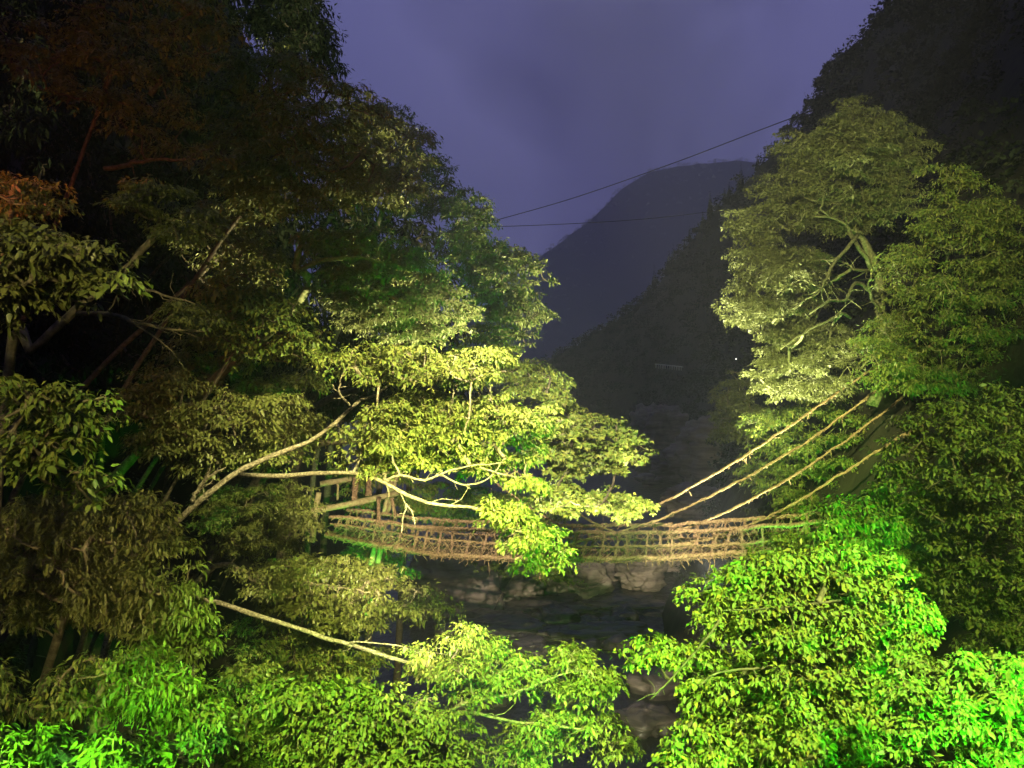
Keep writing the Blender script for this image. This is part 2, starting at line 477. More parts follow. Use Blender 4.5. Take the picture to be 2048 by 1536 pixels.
# driftwood
def log_obj(name, pts, r0, r1, mat, label, cat, seg=14, sides=8, group=None):
    t = Tubes()
    path = spline(pts, seg)
    path += rng.normal(0, r0 * 0.18, path.shape)
    t.tube(path, np.linspace(r0, r1, seg), sides)
    o = obj(name, t.done(name, mat))
    return tag(o, label, cat, group)
log_obj('fallen_log', [P(1000, 1508, 45.5), P(1060, 1462, 45.8), P(1110, 1420, 46.4), P(1145, 1392, 47)], 0.12, 0.42, M['bark'], 'pale fallen log slanting out of the near water', 'log')
log_obj('driftwood', [P(1100, 1150, 77), P(1140, 1172, 76.5), P(1180, 1176, 76.2), P(1212, 1164, 76)], 0.09, 0.04, M['bark_pale'], 'curved bare driftwood branch drooping over the pool', 'driftwood')
log_obj('driftwood', [P(1110, 1155, 77), P(1150, 1166, 76.2), P(1190, 1166, 76), P(1206, 1156, 76)], 0.08, 0.03, M['bark_pale'], 'shorter bare driftwood branch beside the drooping one', 'driftwood')

# ---------------------------------------------------------------- vine bridge
def interp_poly(pts, px):
    a = np.array(pts, dtype=float)
    return np.interp(px, a[:, 0], a[:, 1])
def bridge_Y(px): return 40.0 - (px - 1200.0) / 1000.0 * 6.5
RAIL = [(640, 1029), (690, 1035), (760, 1043), (830, 1052), (900, 1058), (1000, 1063), (1120, 1066), (1250, 1067), (1370, 1064), (1480, 1056), (1570, 1050), (1660, 1041), (1780, 1026)]
MID = [(640, 1045), (700, 1053), (760, 1061), (830, 1073), (900, 1081), (1000, 1088), (1120, 1092), (1250, 1094), (1400, 1092), (1500, 1086), (1570, 1080), (1660, 1070), (1780, 1054)]
EDGE = [(640, 1066), (700, 1080), (760, 1091), (830, 1103), (900, 1111), (1000, 1116), (1120, 1118), (1250, 1118), (1330, 1116), (1450, 1109), (1550, 1099), (1660, 1087), (1780, 1070)]
def smooth_curve(poly, x0, x1, n):
    xs = np.linspace(x0, x1, n)
    ys = interp_poly(poly, xs)
    k = np.hanning(15); k /= k.sum()
    yp = np.pad(ys, 7, mode='reflect', reflect_type='odd')
    ys = np.convolve(yp, k, mode='valid')
    return np.array([P(a, b, bridge_Y(a)) for a, b in zip(xs, ys)])
ACROSS = np.array([0.26, 0.965, 0.0]) * 1.95

bridge = empty('vine_bridge', P(640, 1066, bridge_Y(640)), 'rustic suspension footbridge woven of twisted brown vines over the gorge', 'bridge')
B0 = Vector(bridge.location)
def child(name, me, parent=bridge):
    o = bpy.data.objects.new(name, me)
    col.objects.link(o)
    o.parent = parent
    o.matrix_parent_inverse = parent.matrix_basis.inverted() if False else Matrix.Translation(-Vector(parent.location))
    return o

def rope_mesh(path, r, strands=3, pitch=0.55, wob=0.25, stubs=2.2, mat=None, name='rope', stub_len=0.22, sides=5, amp=0.55):
    """a bundle of twisted vines along a path, with loose ends sticking out"""
    t = Tubes()
    path = np.asarray(path)
    seg = np.linalg.norm(np.diff(path, axis=0), axis=1)
    s = np.concatenate([[0], np.cumsum(seg)])
    n = max(8, int(s[-1] / 0.14))
    ss = np.linspace(0, s[-1], n)
    p = np.stack([np.interp(ss, s, path[:, i]) for i in range(3)], 1)
    p += np.stack([np.interp(ss, np.linspace(0, s[-1], max(4, n // 5)), rng.normal(0, r * 0.35, max(4, n // 5))) for _ in range(3)], 1)
    d = unit(np.gradient(p, axis=0))
    up = np.array([0, 0, 1.0]) if abs(d[:, 2].mean()) < 0.85 else np.array([1.0, 0, 0])
    a = unit(np.cross(d, up)); b = np.cross(a, d)
    for k in range(strands):
        ph = k / strands * 2 * math.pi + rng.uniform(0, 1)
        ang = ss / pitch * 2 * math.pi + ph + np.interp(ss, np.linspace(0, s[-1], 12), rng.normal(0, 0.6, 12))
        rr = r * amp * (1 + wob * np.interp(ss, np.linspace(0, s[-1], max(6, n // 4)), rng.normal(0, 1, max(6, n // 4))))
        q = p + a * (np.cos(ang) * rr)[:, None] + b * (np.sin(ang) * rr)[:, None]
        t.tube(q, r * rng.uniform(0.42, 0.62), sides)
    for _ in range(int(s[-1] * stubs)):
        i = rng.integers(1, n - 1)
        dr = unit(np.array([rng.normal(0, .6), rng.normal(0, .6), -abs(rng.normal(0.7, .5))]) + d[i] * rng.normal(0, .8))
        L = stub_len * rng.uniform(0.5, 1.5)
        bend = rng.normal(0, 0.25, 3) * L
        q = np.array([p[i], p[i] + dr * L * 0.5 + bend * 0.3, p[i] + dr * L + bend])
        t.tube(q, np.array([1, .8, .45]) * r * rng.uniform(0.22, 0.4), 4)
    return t.done(name, mat or M['vine'])

NB = 110
near_rail = smooth_curve(RAIL, 660, 1780, NB)
near_mid = smooth_curve(MID, 660, 1780, NB)
near_edge = smooth_curve(EDGE, 650, 1780, NB)
far_rail = near_rail + ACROSS + np.array([0, 0, 0.06])
far_mid = near_mid + ACROSS
far_edge = near_edge + ACROSS
child('handrail', rope_mesh(near_rail, 0.115, 4, stubs=7.0, name='handrail'))
child('handrail', rope_mesh(far_rail, 0.115, 4, stubs=6.0, name='handrail'))
child('middle_rope', rope_mesh(near_mid, 0.085, 3, stubs=6, mat=M['vine_pale'], name='middle_rope'))
child('middle_rope', rope_mesh(far_mid, 0.08, 3, stubs=1.5, name='middle_rope'))
child('deck_rope', rope_mesh(near_edge, 0.12, 4, stubs=9.0, mat=M['vine_pale'], name='deck_rope', stub_len=0.3))
child('deck_rope', rope_mesh(far_edge, 0.10, 3, stubs=1.5, name='deck_rope'))
child('floor_rope', rope_mesh((near_edge * 0.66 + far_edge * 0.34) - np.array([0, 0, .1]), 0.09, 3, stubs=0.5, name='floor_rope'))
child('floor_rope', rope_mesh((near_edge * 0.34 + far_edge * 0.66) - np.array([0, 0, .1]), 0.09, 3, stubs=0.5, name='floor_rope'))

def along(curve, u):
    """point at arc fraction u"""
    seg = np.linalg.norm(np.diff(curve, axis=0), axis=1)
    s = np.concatenate([[0], np.cumsum(seg)]) / seg.sum()
    return np.array([np.interp(u, s, curve[:, i]) for i in range(3)])
LEN = np.linalg.norm(np.diff(near_edge, axis=0), axis=1).sum()

# planks: split boards laid across, with gaps one can look through
def plank_mesh(seed):
    r = np.random.default_rng(seed)
    n = 5
    vs_, fs = [], []
    L = 1.0
    for i in range(n):
        y = -0.04 + (L + 0.08) * i / (n - 1)
        w = 0.052 + r.normal(0, 0.006); h = 0.035 + r.normal(0, 0.004); ox = r.normal(0, 0.008); oz = r.normal(0, 0.008)
        vs_ += [(ox - w, y, oz - h), (ox + w, y, oz - h * .8), (ox + w * .8, y, oz + h), (ox - w * .9, y, oz + h * .9)]
    for i in range(n - 1):
        for k in range(4):
            a = i * 4 + k; b = i * 4 + (k + 1) % 4
            fs.append((a, b, b + 4, a + 4))
    fs.append((3, 2, 1, 0)); fs.append(tuple(range((n - 1) * 4, n * 4)))
    return mesh_from('plank', vs_, fs, M['plank'])
PL = [plank_mesh(s) for s in range(6)]
npl = int(LEN / 0.205)
for i in range(npl):
    u = (i + 0.5 + rng.normal(0, 0.07)) / npl
    a = along(near_edge, u); b = along(far_edge, u)
    a = a + np.array([0, 0, 0.03 + rng.normal(0, 0.012)]); b = b + np.array([0, 0, 0.03 + rng.normal(0, 0.012)])
    d = b - a; L = np.linalg.norm(d); d /= L
    o = child('plank', PL[i % 6])
    xax = np.cross(d, [0, 0, 1]); xax /= np.linalg.norm(xax); zax = np.cross(xax, d)
    m = Matrix(((xax[0], d[0] * L, zax[0], a[0]), (xax[1], d[1] * L, zax[1], a[1]), (xax[2], d[2] * L, zax[2], a[2]), (0, 0, 0, 1)))
    o.matrix_basis = m

# lashings: little loops tying the planks to the edge rope, too small to pick apart
lt = Tubes()
for i in range(npl):
    u = (i + 0.5) / npl
    for cv in (near_edge, far_edge):
        c = along(cv, u)
        ang = np.linspace(0.3, 5.6, 8)
        rr = 0.13 * rng.uniform(0.8, 1.35)
        tilt = rng.normal(0, 0.35)
        pts = np.stack([c[0] + np.cos(ang) * rr * math.cos(tilt), c[1] + np.cos(ang) * rr * math.sin(tilt) - 0.06 * np.linspace(0, 1, 8), c[2] - 0.02 + np.sin(ang) * rr], 1)
        lt.tube(pts, 0.026, 4)
tag(child('lashing', lt.done('lashing', M['vine_pale'])), kind='stuff')

# uprights tying rail to deck, and the lacing between them
def upright_mesh(seed):
    r = np.random.default_rng(seed)
    t = Tubes()
    for k in range(3):
        z = np.linspace(-0.02, 1.04, 12)
        ph = k * 2.1 + r.uniform(0, 1)
        pts = np.stack([0.045 * np.cos(z * 9 + ph) + r.normal(0, .006, 12), 0.045 * np.sin(z * 9 + ph) + r.normal(0, .006, 12), z], 1)
        t.tube(pts, 0.030, 5)
    for zc in (0.0, 0.48, 1.0):
        for _ in range(3):
            a = np.linspace(0, 6.5, 9)
            rr = r.uniform(0.09, 0.14)
            pts = np.stack([rr * np.cos(a), rr * np.sin(a), zc + r.normal(0, 0.03) + np.linspace(-.04, .04, 9)], 1)
            t.tube(pts, 0.022, 4)
        for _ in range(5):
            d = unit(np.array([r.normal(), r.normal(), -abs(r.normal()) * .8]))
            L = r.uniform(0.12, 0.26)
            t.tube(np.array([[0, 0, zc], d * L * .6 + [0, 0, zc], d * L + [0, 0, zc - 0.04]]), np.array([.02, .016, .008]), 4)
    return t.done('upright', M['vine'])
UPR = [upright_mesh(s) for s in range(5)]
def lacing_mesh(seed):
    r = np.random.default_rng(seed)
    t = Tubes()
    x = np.linspace(0, 1, 9)
    sag = r.uniform(-0.3, 0.3)
    pts = np.stack([x, r.normal(0, 0.012, 9) + 0.05 * np.sin(x * 3.1), x + sag * np.sin(x * math.pi)], 1)
    t.tube(pts, np.linspace(0.034, 0.022, 9), 5)
    return t.done('lacing_vine', M['vine_pale'])
LAC = [lacing_mesh(s) for s in range(7)]
nup = int(LEN / 0.78)
def placed_between(name, me, a, b, base_len):
    """mesh whose own z runs 0..1 goes from a to b"""
    d = b - a; L = np.linalg.norm(d); z = d / L
    x = unit(np.cross(np.array([0, 1.0, 0]), z)); y = np.cross(z, x)
    o = child(name, me)
    o.matrix_basis = Matrix(((x[0], y[0], z[0] * L, a[0]), (x[1], y[1], z[1] * L, a[1]), (x[2], y[2], z[2] * L, a[2]), (0, 0, 0, 1)))
    return o
for side, (rl, md, ed) in enumerate(((near_rail, near_mid, near_edge), (far_rail, far_mid, far_edge))):
    for i in range(nup):
        u = min(.995, max(.005, (i + 0.5 + rng.normal(0, 0.16)) / nup))
        a = along(ed, u); c = along(rl, min(1, max(0, u + rng.normal(0.002, 0.006))))
        placed_between('upright', UPR[(i + side) % 5], a, c, 1.0)
        # lacing: two or three thin vines crossing each bay
        u2 = (i + 1.5) / nup
        if u2 >= 1: continue
        m0 = along(md, u); m1 = along(md, u2); r1 = along(rl, u2); r0 = along(rl, u); e0 = along(ed, u); e1 = along(ed, u2)
        mm = along(rl, (u + u2) / 2)
        pairs = [(e0, m1 * .5 + m0 * .5), (r1, m0 * .55 + m1 * .45), (e1, m0 + rng.normal(0, .06, 3)), (m0, mm), (m1, mm + rng.normal(0, 0.05, 3)), (r0, m1 * .6 + m0 * .4), (m0, e1), (m1, e0 * 0.6 + e1 * 0.4)]
        for j, (a, b) in enumerate(pairs):
            if rng.random() < (0.06 if side == 0 else 0.45): continue
            d = b - a
            o = child('lacing_vine', LAC[(i * 3 + j) % 7])
            # own x runs along the bay, own z up; keep y thin
            hx = unit(np.array([d[0], d[1], 0])); Lx = np.linalg.norm(d[:2]); Lz = d[2]
            yv = np.array([-hx[1], hx[0], 0])
            if abs(Lz) < 0.05: Lz = 0.05
            o.matrix_basis = Matrix(((hx[0] * Lx, yv[0], 0, a[0]), (hx[1] * Lx, yv[1], 0, a[1]), (0, 0, Lz, a[2]), (0, 0, 0, 1)))
# tendrils hanging beneath the walkway
ht = Tubes()
for i in range(46):
    u = rng.uniform(0.12, 0.92)
    c = along(near_edge, u)
    L = rng.uniform(0.25, 0.6) if rng.random() < 0.8 else rng.uniform(0.7, 1.2)
    q = np.array([c, c + [rng.normal(0, .06), rng.normal(0, .05), -L * .5], c + [rng.normal(0, .12), rng.normal(0, .08), -L]])
    ht.tube(spline(q, 6), np.linspace(0.03, 0.014, 6), 4)
tag(child('loose_tendril', ht.done('loose_tendril', M['vine_pale'])), kind='stuff')

# stay vines to the trees on both banks
def stay(pts, r, mat, sag=0.0):
    path = spline([P(*p) for p in pts], 40)
    return child('stay_vine', rope_mesh(path, r * 0.60, 4, pitch=1.1, wob=0.5, stubs=4.5, mat=mat, name='stay_vine', stub_len=0.24, amp=0.45))
stay([(1180, 1066, 42.2), (1232, 1044, 42.1), (1330, 1003, 42.3), (1480, 918, 42.6), (1600, 838, 43), (1700, 768, 43.5), (1755, 728, 44), (1830, 672, 45)], 0.115, M['vine_pale'])
stay([(1130, 1090, 40.2), (1240, 1063, 40.0), (1330, 1034, 40.1), (1480, 962, 40.6), (1620, 879, 41), (1740, 792, 41.5), (1800, 742, 42), (1880, 676, 43)], 0.125, M['vine_pale'])
stay([(1330, 1066, 41.0), (1400, 1046, 41), (1500, 1000, 41), (1620, 930, 41.5), (1760, 830, 42.3), (1820, 780, 43), (1900, 712, 44)], 0.11, M['vine_pale'])
stay([(1300, 1094, 39.3), (1400, 1082, 39), (1480, 1058, 38.7), (1560, 1022, 38.6), (1680, 950, 38.6), (1770, 893, 39), (1820, 862, 39.3), (1860, 842, 39.6)], 0.12, M['vine_pale'])
stay([(1270, 1052, 42), (1200, 1026, 42.4), (1100, 975, 43), (1010, 915, 44), (950, 860, 45)], 0.10, M['vine'])
stay([(1240, 1066, 40.4), (1180, 1040, 40.8), (1100, 990, 41.6), (1040, 950, 42.5), (960, 890, 44)], 0.11, M['vine_pale'])
stay([(1120, 1052, 42), (1040, 1000, 43), (980, 955, 44), (900, 880, 45.5)], 0.09, M['vine'])

# ---------------------------------------------------------------- timber portal at the left end
portal = empty('timber_portal', (float(P(636, 1075, 43.5)[0]), 43.5, float(P(636, 1075, 43.5)[2])), 'log portal frame bound with vine at the shaded end of the bridge', 'portal')
def beam(name, pts, r, mat, sides=9, seg=8, parent=portal):
    t = Tubes()
    path = spline([P(*p) for p in pts], seg)
    t.tube(path, r * (1 + rng.normal(0, 0.04, seg)), sides)
    return child(name, t.done(name, mat), parent)
beam('post', [(638, 985, 43.2), (632, 1020, 43.2), (625, 1084, 43.2)], 0.155, M['timber'])
beam('post', [(790, 925, 45), (776, 990, 45), (768, 1025, 45)], 0.14, M['timber'])
beam('post', [(800, 925, 45), (784, 990, 45), (776, 1025, 45)], 0.13, M['timber'])
beam('crossbeam', [(622, 1022, 43.0), (700, 1008, 43.5), (796, 986, 44.7)], 0.18, M['timber'])
beam('crossbeam', [(640, 968, 44.5), (720, 955, 45), (800, 942, 45.5)], 0.16, M['timber'])
beam('post', [(676, 962, 45), (675, 1000, 45)], 0.07, M['timber'])
def bundle(name, p0, p1, r0, r1, n=9, mat=M['vine'], parent=portal):
    t = Tubes()
    a, b = P(*p0), P(*p1)
    for k in range(n):
        th = k * 2.4; q = math.sqrt((k + .5) / n)
        o = np.array([math.cos(th), math.sin(th) * .7, 0]) * q
        z = np.linspace(0, 1, 8)[:, None]
        mid = 1 - 0.35 * np.sin(np.linspace(0, math.pi, 8))[:, None]
        pts = a * (1 - z) + b * z + o * (r0 * (1 - z) + r1 * z) * mid + rng.normal(0, 0.012, (8, 3))
        t.tube(pts, 0.05, 5)
    for _ in range(14):
        z = rng.uniform(0.1, 0.95); c = a * (1 - z) + b * z
        an = np.linspace(0, 6.5, 9); rr = (r0 * (1 - z) + r1 * z) * 0.95
        t.tube(np.stack([c[0] + rr * np.cos(an), c[1] + rr * np.sin(an) * .7, np.full(9, c[2]) + np.linspace(-.05, .05, 9)], 1), 0.022, 4)
    return child(name, t.done(name, mat), parent)
bundle('vine_binding', (712, 948, 44.2), (707, 1010, 43.6), 0.24, 0.15)
bundle('vine_binding', (738, 950, 45.2), (736, 992, 44.6), 0.16, 0.19)
bundle('vine_binding', (757, 994, 44.0), (757, 1046, 42.6), 0.11, 0.10)
bundle('vine_binding', (782, 992, 44.6), (790, 1034, 44.2), 0.10, 0.09)
t = Tubes()
for k in range(34):   # frayed ends tied round the handrail
    c = P(757 + rng.normal(0, 5), 1047 + rng.normal(0, 3), 42.6)
    d = unit(np.array([rng.normal(0, 1), rng.normal(0, .7), -abs(rng.normal(.6, .5))]))
    L = rng.uniform(0.2, 0.42)
    t.tube(np.array([c, c + d * L * .6, c + d * L + [0, 0, -.06]]), np.array([.035, .028, .012]), 4)
tag(child('frayed_end', t.done('frayed_end', M['vine']), portal), kind='stuff')
# a pair of support logs under the walkway
sup = empty('support_log', (float(P(745, 1130, 45)[0]), 45, float(P(745, 1130, 45)[2])), 'pair of upright support logs under the shaded end of the walkway', 'support')
t_h = terrain_h(P(745, 1130, 45)[0], 45.0)
for px in (747, 760):
    a = P(px + 4, 1088, 45); b = P(px - 6, 1135, 45); b2 = b + (b - a) * 2.2
    t = Tubes(); t.tube(spline([a, b, b2], 8), 0.17 * (1 + rng.normal(0, .05, 8)), 9)
    child('log_post', t.done('log_post', M['timber']), sup)
beam_parent = None

# ---------------------------------------------------------------- overhead cables
for lb, pts in (('upper overhead cable crossing the misty sky between the slopes', [(940, 455, 120), (990, 441, 118), (1150, 395, 110), (1350, 325, 100), (1520, 260, 92), (1640, 215, 88)]),
                ('lower overhead cable sagging across the far mountain', [(940, 449, 120), (990, 453, 122), (1150, 447, 130), (1300, 437, 140), (1440, 421, 150), (1490, 414, 152)])):
    t = Tubes(); t.tube(spline([P(*p) for p in pts], 40), 0.055, 6)
    tag(obj('overhead_cable', t.done('overhead_cable', M['cable'])), lb, 'cable')

# ---------------------------------------------------------------- guard rail on the far slope, lit faintly
gr = empty('guard_rail', P(1312, 732, 210), 'short pale guard rail on the far dark slope', 'guard rail')
t = Tubes(); t.tube(spline([P(1310, 728, 210), P(1340, 731, 208), P(1366, 734, 206)], 10), 0.09, 5)
child('rail', t.done('rail', M['white_paint']), gr)
for k in range(12):
    px = 1312 + k * 4.6
    c = P(px, 729.5 + k * 0.45, 210 - k * .33)
    t = Tubes(); t.tube(np.array([c + [0, 0, .25], c, c - [0, 0, 0.9]]), 0.09, 5)
    child('post', t.done('post', M['white_paint']), gr)
# ---------------------------------------------------------------- trees
PADFILL, LEAFK, DENSK = 1.5, 0.62, 0.82
def in_poly(poly, x, y):
    poly = np.asarray(poly, dtype=float)
    x = np.asarray(x); y = np.asarray(y)
    inside = np.zeros(x.shape, dtype=bool)
    n = len(poly)
    for i in range(n):
        x1, y1 = poly[i]; x2, y2 = poly[(i + 1) % n]
        c = ((y1 > y) != (y2 > y)) & (x < (x2 - x1) * (y - y1) / (y2 - y1 + 1e-9) + x1)
        inside ^= c
    return inside

def make_pads(poly, Y, T, rx, ry, layers, fill=0.8):
    """leaf sprays spread through the volume of a crown: (centre, a, b, c) each"""
    poly = np.asarray(poly, dtype=float)
    lo = poly.min(0); hi = poly.max(0)
    area = 0.5 * abs(np.dot(poly[:, 0], np.roll(poly[:, 1], 1)) - np.dot(poly[:, 1], np.roll(poly[:, 0], 1)))
    pads = []
    for L in range(layers):
        want = int(max(2, PADFILL * (1.0 if L == 0 else 0.75) * fill * area / (math.pi * rx * ry * 0.62)))
        got = []
        for _ in range(want * 25):
            if len(got) >= want: break
            stray = rng.random() < 0.22          # small sprigs that stick out of the outline
            sc = rng.uniform(0.3, 0.5) if stray else rng.uniform(0.65, 1.3)
            x = rng.uniform(lo[0], hi[0]); y = rng.uniform(lo[1], hi[1])
            e = 0.58 * rx * sc; f = 0.6 * ry * sc
            ok = in_poly(poly, np.array([x, x - e, x + e, x, x]), np.array([y, y + f * .4, y + f * .4, y - f, y + f]))
            if not (ok[0] if stray else ok.all()): continue
            if any(((x - g[0]) / (rx * .72)) ** 2 + ((y - g[1]) / (ry * .92)) ** 2 < min(sc, g[2]) ** 2 for g in got): continue
            got.append((x, y, sc))
        # pads near the outline sit mid depth, inner ones bulge to front and back
        for (x, y, sc) in got:
            dd = np.min(np.hypot((poly[:, 0] - x), (poly[:, 1] - y)))
            bul = min(1.0, dd / (0.45 * min(hi[0] - lo[0], hi[1] - lo[1]) + 1))
            dy = (-T * bul * rng.uniform(0.1, 0.55)) if L == 0 else (T * rng.uniform(-0.15, 0.6) * (0.4 + bul))
            yy = Y + dy
            k = yy / FPX
            pads.append((P(x, y, yy), rx * sc * k, rx * sc * k * rng.uniform(0.65, 1.0), ry * sc * k))
    return pads

def make_leaves(pads, leaf, dens, ratio=0.42, droop=1.0, fine=False, clus=7, lobes=1):
    """leaves hanging in drooping whorls all over each domed spray"""
    base, dirs, nrm, lens = [], [], [], []
    for (c, a, b, ch) in pads:
        nl = int(dens * math.pi * a * max(ch, a * 0.22) * 1.6 / (leaf * leaf * ratio * 0.55))
        nc = max(5, nl // clus)
        # the spray is built of branchlets that fan out and arch over, ragged at the rim
        nt = int(rng.integers(8, 13))
        th = np.sort(rng.uniform(0, 2 * math.pi, nt)); rho = rng.uniform(0.55, 1.18, nt); zo = rng.normal(0, 0.2, nt)
        k = rng.choice(nt, nc, p=rho / rho.sum())
        t_ = rng.uniform(0, 1, nc) ** 0.62
        r = t_ * rho[k]
        lat = rng.normal(0, 0.085, nc) * (1.25 - 0.55 * t_)
        ang = th[k] + lat / np.maximum(r, 0.25)
        tx, ty = rng.normal(0, 0.11, 2)
        cx = a * r * np.cos(ang); cyy = b * r * np.sin(ang)
        cz = ch * (0.40 + 0.40 * r - 1.0 * r ** 2 + zo[k] * (0.4 + r)) + tx * cx + ty * cyy - np.abs(rng.normal(0, 0.10, nc)) * ch
        cen = np.stack([cx, cyy, cz], 1) + c
        m = rng.integers(max(2, clus - 2), clus + 3, nc)
        rep = np.repeat(np.arange(nc), m)
        n = len(rep)
        az = th[k][rep] + rng.choice([-1.0, 1.0], n) * rng.uniform(0.15, 1.35, n)
        dn = np.clip(rng.normal(0.62, 0.42, n), -0.35, 1.45) * droop
        d = np.stack([np.cos(az) * np.cos(dn), np.sin(az) * np.cos(dn), -np.sin(dn)], 1)
        L = leaf * np.clip(rng.normal(0.95, 0.27, n), 0.4, 1.6) * rng.uniform(.8, 1.2, nc)[rep]
        base.append(cen[rep] + rng.normal(0, leaf * 0.42, (n, 3)) + d * (L * rng.uniform(0.0, 0.5, n))[:, None])
        dirs.append(d)
        up = np.stack([np.cos(az) * np.sin(dn), np.sin(az) * np.sin(dn), np.cos(dn)], 1) + rng.normal(0, 0.38, (n, 3))
        up -= d * (up * d).sum(1, keepdims=True)
        nrm.append(unit(up))
        lens.append(L)
    return np.concatenate(base), np.concatenate(dirs), np.concatenate(nrm), np.concatenate(lens)

def leaf_geo(p, d, n, L, ratio, fine):
    s = np.cross(d, n)
    w = (L * ratio * 0.5 * np.clip(rng.normal(1.0, 0.2, len(L)), .5, 1.6))[:, None]
    Lc = L[:, None]
    N = len(p)
    if fine:
        # seven points: pointed blade folded on its midrib and curling over
        v = np.stack([p,
                      p + d * Lc * .30 + s * w * .92 + n * w * .22, p + d * Lc * .34 - n * w * .05, p + d * Lc * .30 - s * w * .92 + n * w * .22,
                      p + d * Lc * .68 + s * w * .66 - n * Lc * .03, p + d * Lc * .68 - s * w * .66 - n * Lc * .03,
                      p + d * Lc - n * Lc * .12], 1).reshape(-1, 3)
        o = (np.arange(N) * 7)[:, None]
        f = np.stack([o + [0, 1, 2], o + [0, 2, 3], o + [1, 4, 2], o + [2, 5, 3], o + [2, 4, 6], o + [2, 6, 5]], 1).reshape(-1, 3)
    else:
        v = np.stack([p, p + d * Lc * .42 + s * w + n * w * .25, p + d * Lc - n * Lc * .08, p + d * Lc * .42 - s * w + n * w * .25], 1).reshape(-1, 3)
        o = (np.arange(N) * 4)[:, None]
        f = np.stack([o + [0, 1, 2], o + [0, 2, 3]], 1).reshape(-1, 3)
    return v, f

def star_geo(p, d, n, L):
    """five pointed maple blades: three lobes of two triangles"""
    s = np.cross(d, n)
    vs_, fs = [], []
    off = 0
    for a, k in ((0, 1.0), (0.95, .85), (-0.95, .85)):
        dd = d * math.cos(a) + s * math.sin(a)
        v, f = leaf_geo(p, dd, n, L * k, 0.42, False)
        vs_.append(v); fs.append(f + off); off += len(v)
    return np.concatenate(vs_), np.concatenate(fs)

TOTAL = [0]
LEAF_UNIT = {}
def unit_leaf(mat):
    if mat not in LEAF_UNIT:
        v, f = leaf_geo(np.zeros((1, 3)), np.array([[0, 0, 1.0]]), np.array([[1.0, 0, 0]]), np.array([1.0]), 0.42, True)
        LEAF_UNIT[mat] = mesh_from('leaf', v, f, M[mat])
    return LEAF_UNIT[mat]

